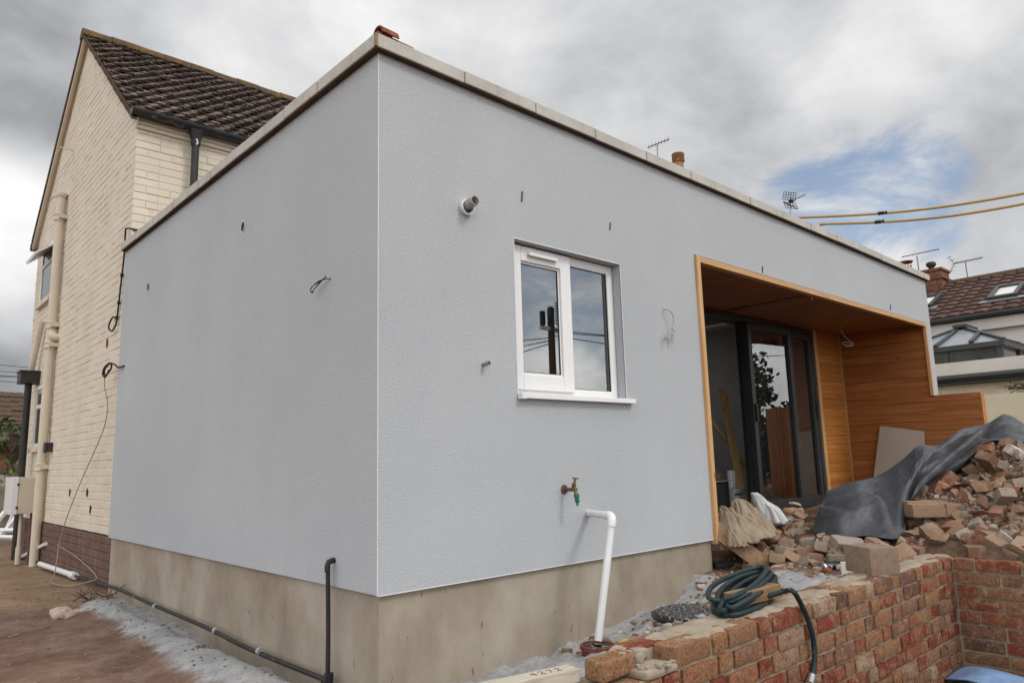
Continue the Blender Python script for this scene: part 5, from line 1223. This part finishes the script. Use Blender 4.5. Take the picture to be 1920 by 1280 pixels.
def chunk(kind, k):
    if (kind, k) in mesh_lib: return mesh_lib[(kind, k)]
    r = random.Random(k*31+len(kind))
    cuts = []; n = (7, 4, 4)
    if kind == 'whole': dims = (.215, .10, .065); cuts = []
    elif kind == 'half':
        dims = (.215*r.uniform(.5, .8), .10, .065)
        cuts = [(Vector((dims[0]*r.uniform(.1, .3), 0, 0)), Vector((1, r.uniform(-.6, .6), r.uniform(-.5, .5))).normalized())]
    else:
        dims = (.12*r.uniform(.7, 1.3), .10*r.uniform(.6, 1.1), .07*r.uniform(.6, 1.1)); n = (5, 5, 5)
        cuts = [(Vector((r.uniform(-.01, .03), 0, 0)), Vector((r.uniform(-1, 1), r.uniform(-1, 1), r.uniform(-1, 1))).normalized()) for _ in range(3)]
    v, f = rbox(dims, n, .007, .005 if kind != 'lump' else .009, 13, k*1.7, cuts)
    mb_ = MB(); mb_.add(v, f, r.random(), True); me = mb_.mesh(kind+'_brick'); me.set_sharp_from_angle(angle=R(32)); mesh_lib[(kind, k)] = me; return me
KL = {'redr': 'red broken brick lying in the rubble heap', 'brownr': 'brown dirty brick piece lying in the rubble heap', 'greyr': 'grey mortar-caked brick piece lying in the rubble heap', 'paler': 'pale plaster fragment lying in the rubble heap'}
KG = {'redr': 'red brick rubble', 'brownr': 'brown brick rubble', 'greyr': 'mortar-caked rubble', 'paler': 'pale plaster fragments'}
cache = {}
def piece(kind, k, mat, loc, rot, scale=1., label=None, group=None, name=None):
    me0 = chunk(kind, k); key = (kind, k, mat)
    if key not in cache:
        me = me0.copy(); me.materials.append(MAT[mat]); cache[key] = me
    o = bpy.data.objects.new(name or ('brick' if kind == 'whole' else 'broken_brick' if mat != 'paler' else 'plaster_fragment'), cache[key])
    S.collection.objects.link(o); o.location = loc; o.rotation_euler = rot; o.scale = (scale,)*3
    tag(o, label or KL[mat], 'brick' if mat != 'paler' else 'fragment', group or (KG[mat] if not label else None)); return o
def project(q):
    d_ = q-CAMP; z = d_.dot(fw); return 960+FPX*d_.dot(rt)/z, 640-FPX*d_.dot(up)/z
rr = random.Random(21); placed = []; cnt = 0; tries = 0
tarp_px = [(x, y) for x, y in tb_px]+[(x, y) for x, y, _ in tt_px[::-1]]
keep = [(1640, 1030, 60), (1445, 1012, 45), (1560, 1062, 40), (1425, 985, 30), (1755, 950, 52), (1848, 1036, 36), (1590, 1022, 34)]
while cnt < 285 and tries < 30000:
    tries += 1
    if rr.random() < .80: px, py = rr.uniform(1690, 1945), rr.uniform(832, 1044)
    else: px, py = rr.uniform(1395, 1720), rr.uniform(972, 1060)
    q = hit(px, py)
    if q is None or q.y > .75 or q.x < 2.85: continue
    if inpoly(q.x, q.y, tarp_xy) or inpoly(px, py, tarp_px): continue
    if q.x < 3.35 and q.y < -1.05 and q.z < -.02: pass
    if any((px-a)**2+(py-b_)**2 < (c_*.6)**2 for a, b_, c_ in keep): continue
    big = rr.random(); kind = 'whole' if big < .22 else 'half' if big < .62 else 'lump'
    md_ = .095 if kind == 'whole' else .065 if kind == 'half' else .045
    if any((q-p).length < (md_+m_)*.62 for p, m_ in placed): continue
    placed.append((q, md_)); cnt += 1
    m_ = rr.choices(['redr', 'brownr', 'greyr', 'paler'], [5, 6, 2.6, .9])[0]
    if m_ == 'paler': kind = 'lump'
    if px < 1560 and m_ == 'redr' and rr.random() < .5: m_ = 'greyr'
    piece(kind, rr.randrange(6), m_, q+Vector((0, 0, rr.uniform(.0, .03))), (rr.gauss(0, .5), rr.gauss(0, .45), rr.random()*6.28), rr.uniform(.85, 1.1) if kind != 'lump' or m_ != 'paler' else rr.uniform(.4, .75))
# crumbs and dirt between the pieces
b = MB()
for k in range(5200):
    if rr.random() < .7: px, py = rr.uniform(1690, 1950), rr.uniform(830, 1046)
    else: px, py = rr.uniform(1345, 1700), rr.uniform(965, 1090)
    if rr.random() < .25: px, py = rr.uniform(1060, 1400), rr.uniform(1070, 1225)
    q = hit(px, py, 0, 2.2)
    if q is None or q.y > .88 or (q.x < 2.7 and q.y > -.03) or (q.x < 3.3 and q.y < -1.14) or inpoly(q.x, q.y, tarp_xy): continue
    s_ = rr.uniform(.005, .015)*(2.0 if rr.random() < .14 else 1); v, f = rbox((s_*2, s_*1.6, s_*1.2), (3, 2, 2), s_*.35, s_*.3, 30, k)
    mt = Matrix.Rotation(rr.random()*6.28, 3, 'Z'); b.add([mt @ p+q+Vector((0, 0, s_*.3)) for p in v], f, rr.random())
tag(b.build('rubble_crumbs', 'crumb', fix=False), 'fine crumbs of brick and mortar over the rubble heap', 'rubble', kind='stuff')
# named pieces of the heap
q = hit(1768, 974); bb = thing('brick_block', 'block of four bricks still mortared together on the rubble heap', 'brick', q)
ux = (at(1808, 945, 4.95)-at(1690, 962, 4.95)); ux.z = 0; ux.normalize(); uy = Vector((-ux.y, ux.x, 0)); 
b = MB(); rz = math.atan2(ux.y, ux.x)
for i, (s_, t_, h_) in enumerate(((-.11, 0, .035), (.11, .0, .035), (-.09, .10, .05), (.12, .095, .05))): putbrick(b, q+ux*s_+uy*t_+Vector((0, 0, h_+.03)), (.212, .1, .085), rz, .55+.1*i)
b.build('bricks', 'brownr', bb)
b = MB(); b.obox(q+uy*.05+Vector((0, 0, .05)), ux*.20, uy*.09, Vector((0, 0, .03))); b.build('mortar', 'smear', bb)
def named(px, py, kind, k, mat, rot, label, sc=1., dz=.03, name=None):
    q = hit(px, py); return piece(kind, k, mat, q+Vector((0, 0, dz)), rot, sc, label, None, name)
named(1848, 1042, 'whole', 1, 'brownr', (.05, .0, -.95), 'dark whole brick lying just behind the corner of the brick wall', 1.0, .03)
named(1592, 1030, 'whole', 2, 'greyr', (.5, .15, -.55), 'grey mortar-caked brick leaning just below the tarpaulin', 1.05)
named(1545, 1036, 'half', 2, 'greyr', (.2, .3, .4), 'grey half brick left of the leaning grey brick', 1.0)
named(1650, 1035, 'half', 1, 'redr', (.4, .2, -.4), 'orange-red half brick in front of the tarpaulin edge', 1.1, .035)
named(1698, 1034, 'lump', 2, 'redr', (.3, .2, .4), 'rounded red brick lump behind the top of the brick wall', 1.15, .03)
named(1485, 1045, 'whole', 3, 'greyr', (.1, .2, -.2), 'large grey-topped brick near the hose', 1.05, .03)
named(1413, 1032, 'half', 4, 'redr', (.9, .2, 1.2), 'pinkish half brick standing on end near the leaning plank', 1.0, .05)
named(1530, 1052, 'half', 5, 'brownr', (.1, .1, .3), 'flat brown brick piece beside the can', .95, .02)
named(1600, 1046, 'half', 0, 'brownr', (.15, -.1, .9), 'brown brick piece behind the concrete block', 1.0, .03)
named(1862, 888, 'whole', 4, 'brownr', (.3, .65, -.2), 'brown brick tilted steeply near the heap top', 1.15, .06)
named(1905, 862, 'half', 3, 'paler', (.5, -.3, .6), 'pale plaster-faced brick near the heap top at the right', 1.0, .06)
for px, py, nm, mt, s_, lab, sd in ((1447, 1015, 'stone', 'rock', (.20, .14, .13), 'large pinkish swirled stone near the leaning plank', 3), (1425, 990, 'rubble_lump', 'conc', (.19, .13, .09), 'brown lump with flat yellow top below the dust sheet', 5), (1487, 972, 'rubble_lump', 'rock', (.24, .12, .09), 'reddish lump in front of the door step', 7)):
    q = hit(px, py); v, f = rbox(s_, (8, 7, 6), .05, .022, 9, sd); b = MB(); b.add([p+q+Vector((0, 0, .04)) for p in v], f, 0, True); o = tag(b.build(nm, mt, sharp=180), lab, 'stone')
q = hit(1427, 985)
for px, py, s_, lab in ((1427, 978, .085, 'flat yellow insulation fragment on the brown lump'), (1492, 964, .06, 'flat yellow insulation fragment by the door step')):
    q = hit(px, py)+Vector((0, 0, .075)); n = 9; b = MB(); b.poly([q+Vector((math.cos(6.283*k/n)*s_*(1+.2*math.sin(k*5)), math.sin(6.283*k/n)*s_*.8, -.02*math.cos(6.283*k/n))) for k in range(n)], (0, 0, .018)); tag(b.build('insulation_piece', 'paler'), lab, 'insulation')

# plank, dust sheet and sack by the recess edge
b = MB(); b.obox((2.80, -.16, -.07), Vector((.10, -.19, -.165)), Vector((.009, .006, 0)), Vector((.03, -.015, .045))); tag(b.build('leaning_plank', 'oak'), 'brown plank leaning on the edge of the recess', 'plank')
b = MB(); b.obox((2.90, -.06, -.05), Vector((.10, -.17, -.14)), Vector((.004, .003, 0)), Vector((.012, -.006, .018))); tag(b.build('leaning_lath', 'upvc'), 'white plastic lath lying beside the leaning plank', 'lath')
b = MB(); b.tube([Vector((2.74, .05, -.19)), Vector((2.98, -.06, -.185))], .03, 10); tag(b.build('pipe_offcut', 'dustyblack'), 'short black pipe offcut at the foot of the plinth end', 'pipe')
def drape(b, top, rx, ry, h, nf, seed, lean=(0, 0), fold=.20, rot=0.):
    rows = []; N, K = 120, 34; top = Vector(top)
    for i in range(K+1):
        r = i/K; row = []
        for j in range(N+1):
            a = 2*math.pi*(j % N)/N; wob = noise.noise(Vector((math.cos(a)*1.4, math.sin(a)*1.4, seed)))*2.4
            f = abs(math.sin(a*nf*.5+wob)); k = r*(1+fold*1.5*(f-.5)*r)*(1+.25*noise.noise(Vector((math.cos(a)*.8, math.sin(a)*.8, seed+3))))
            n2 = .8*noise.noise(Vector((math.cos(a)*r*5+2, math.sin(a)*r*5, seed+5)))+noise.noise(Vector((math.cos(a)*r*2.4, math.sin(a)*r*2.4, seed+7)))
            x, y = math.cos(a)*k*rx, math.sin(a)*k*ry; x, y = x*math.cos(rot)-y*math.sin(rot), x*math.sin(rot)+y*math.cos(rot)
            n3 = 1-abs(noise.noise(Vector((math.cos(a)*r*3.5+r, math.sin(a)*r*3.5, seed+1))))*2
            z = -h*(.25*r+.75*r**2.2)*(1-.30*(f-.4)*(1-r))+.17*h*n2*min(1, r*2)*(1-r*.7)+.16*h*(n3-.5)*min(1, r*3)*(1-r*.5)
            row.append(top+Vector((x+lean[0]*r, y+lean[1]*r, z)))
        rows.append(row)
    b.grid(rows)
b = MB()
for px, py, d_, rx, ry, h_, nf, sd_, ln_, fo, ro in ((1379, 936, 5.15, .13, .16, .30, 3, 3.3, (-.05, -.12), .20, .4), (1352, 950, 4.95, .09, .14, .27, 3, 5.1, (-.02, -.12), .22, .2), (1408, 960, 5.3, .13, .10, .19, 4, 8.1, (.08, -.06), .2, .3),
        (1385, 968, 4.95, .11, .11, .17, 3, 12.4, (.03, -.10), .24, 1.1), (1366, 992, 4.8, .06, .07, .13, 3, 15.2, (.01, -.06), .24, .7), (1402, 988, 5.05, .11, .08, .10, 3, 18.9, (.06, -.05), .24, 1.9)):
    drape(b, at(px, py-4, d_+.2)-Vector((0, 0, .01)), rx*.92, ry*.9, h_*.86, nf, sd_, ln_, fo, ro)
o = tag(b.build('dust_sheet', 'canvas', sharp=180, fix=False), 'beige dust sheet bundled at the left edge of the recess', 'dust sheet'); sm = o.modifiers.new('thick', 'SOLIDIFY'); sm.thickness = .005
b = MB(); q = at(1408, 924, 5.75); drape(b, q, .09, .11, .24, 6, 1.7, (.14, -.05), .2, .5)
q = at(1430, 940, 5.75); drape(b, q, .11, .10, .16, 6, 6.7, (.06, -.05), .2, .1)
o = tag(b.build('rubble_sack', 'sack', sharp=180, fix=False), 'white woven sack slumped beside the open sliding doors', 'sack'); sm = o.modifiers.new('thick', 'SOLIDIFY'); sm.thickness = .004
# boxes in the doorway
bx = thing('tool_crate', 'dark crate with tools on top inside the open doorway', 'crate', (4.9, 1.45, -.01))
b = MB(); b.box(4.45, 5.06, 1.30, 1.7, -.011, .295); bev(b.build('crate', 'darkbox', bx), .006); b = MB(); b.box(4.43, 5.08, 1.28, 1.72, .2955, .305); b.build('lid', 'conc', bx)
b = MB()
for k in range(7): v, f = rbox((.14*rr.uniform(.5, 1), .1, .08), (5, 4, 4), .02, .015, 12, k); o3 = Vector((4.62+.07*k+rr.gauss(0, .02), 1.45+rr.gauss(0, .06), .34)); b.add([p+o3 for p in v], f, 0, True)
v, f = rbox((.12, .08, .15), (6, 5, 6), .035, .012, 12, 41); b.add([p+Vector((4.80, 1.5, .40)) for p in v], f, 0, True); b.build('tools', 'weathered', bx)
cx_ = thing('carton', 'grey printed carton standing beside the dark crate in the doorway', 'carton', (5.3, 1.35, -.01))
b = MB(); b.box(5.10, 5.43, 1.28, 1.55, -.011, .215); bev(b.build('case', 'caselight', cx_), .004)
b = MB()
for i in range(6): b.box(5.13+i*.024, 5.148+i*.024, 1.277, 1.2795, .145, .165)
for i in range(5): b.box(5.13+i*.02, 5.144+i*.02, 1.277, 1.2795, .10, .115)
b.build('lettering', 'ink', cx_)
b = MB(); b.box(5.20, 5.26, 1.35, 1.40, .216, .40); b.box(5.27, 5.32, 1.37, 1.41, .216, .40); tag(bev(b.build('spirit_level', 'upvc'), .01), 'two white upright offcuts standing on the carton', 'offcut')
# leaning board against the side cladding
b = MB(); b.poly([(7.33, .60, .855), (7.33, .125, .77), (7.22, .15, .0), (7.22, .75, .0)], (.018, 0, 0)); tag(bev(b.build('leaning_board', 'grillboard'), .002), 'pale square board leaning against the timber side wall', 'board')
# pendant cable with loop under the soffit
b = MB(); b.tube(oncurve([(6.55, .62, 2.0), (6.57, .62, 1.93), (6.62, .60, 1.86), (6.68, .58, 1.82), (6.72, .56, 1.79), (6.66, .60, 1.77), (6.60, .64, 1.79), (6.63, .62, 1.81), (6.70, .58, 1.80), (6.71, .57, 1.77), (6.64, .61, 1.76)], 6), .004, 6); tag(b.build('pendant_cable', 'greycable'), 'grey cable looped below the timber soffit', 'cable')
b = MB(); b.tube([(4.60, .03, 1.995), (4.60, .028, 1.93)], .004, 6); tag(b.build('cable_stub', 'stud'), 'short cable stub hanging at the soffit front edge', 'cable')

# blue sheet in the pit
b = MB(); bl = [at(1750, 1300, 3.6), at(1800, 1285, 3.7), at(1860, 1300, 3.7), at(1960, 1300, 3.8)]; tl_ = [at(1772, 1268, 3.95), at(1805, 1249, 4.1), at(1850, 1262, 4.1), at(1885, 1282, 4.0)]
bl = [Vector((2.55, -1.75, -.72)), Vector((2.75, -2.0, -.72)), Vector((2.9, -2.2, -.72)), Vector((3.0, -2.4, -.72))]; tl_ = [at(1768, 1272, 3.95), at(1808, 1248, 4.05), at(1845, 1262, 4.0), at(1880, 1285, 3.9), at(1930, 1262, 3.9)]
cloth(b, bl, tl_, 50, 24, .06, 2., .04, 3., Vector((-.3, -.3, .9)))
o = tag(b.build('plastic_sheet', 'blue', sharp=180), 'blue plastic sheet crumpled in the pit corner', 'plastic sheet'); sm = o.modifiers.new('thick', 'SOLIDIFY'); sm.thickness = .004
b = MB(); b.box(.2, BX+.011, BY+.0, BY-.05, -.95, -.69); b.box(BX-.05, BX+.011, -3.3, BY-.0505, -.95, -.685); b.build('footing', 'conc', BW)
# stones scattered over the bare soil at the left
b = MB()
for k in range(1300):
    x, y = rr.uniform(-1.9, -.02), rr.uniform(-1.5, 5.5); s_ = rr.uniform(.003, .008)*(2.4 if rr.random() < .07 else 1); v, f = rbox((s_*2, s_*1.7, s_*1.2), (2, 2, 2), s_*.5, s_*.3, 30, k); z = gz(x, y); b.add([p+Vector((x, y, z+s_*.3)) for p in v], f, rr.random())
tag(b.build('soil_stones', 'conc', fix=False), 'small stones and crumbs over the bare soil', 'stones', kind='stuff')
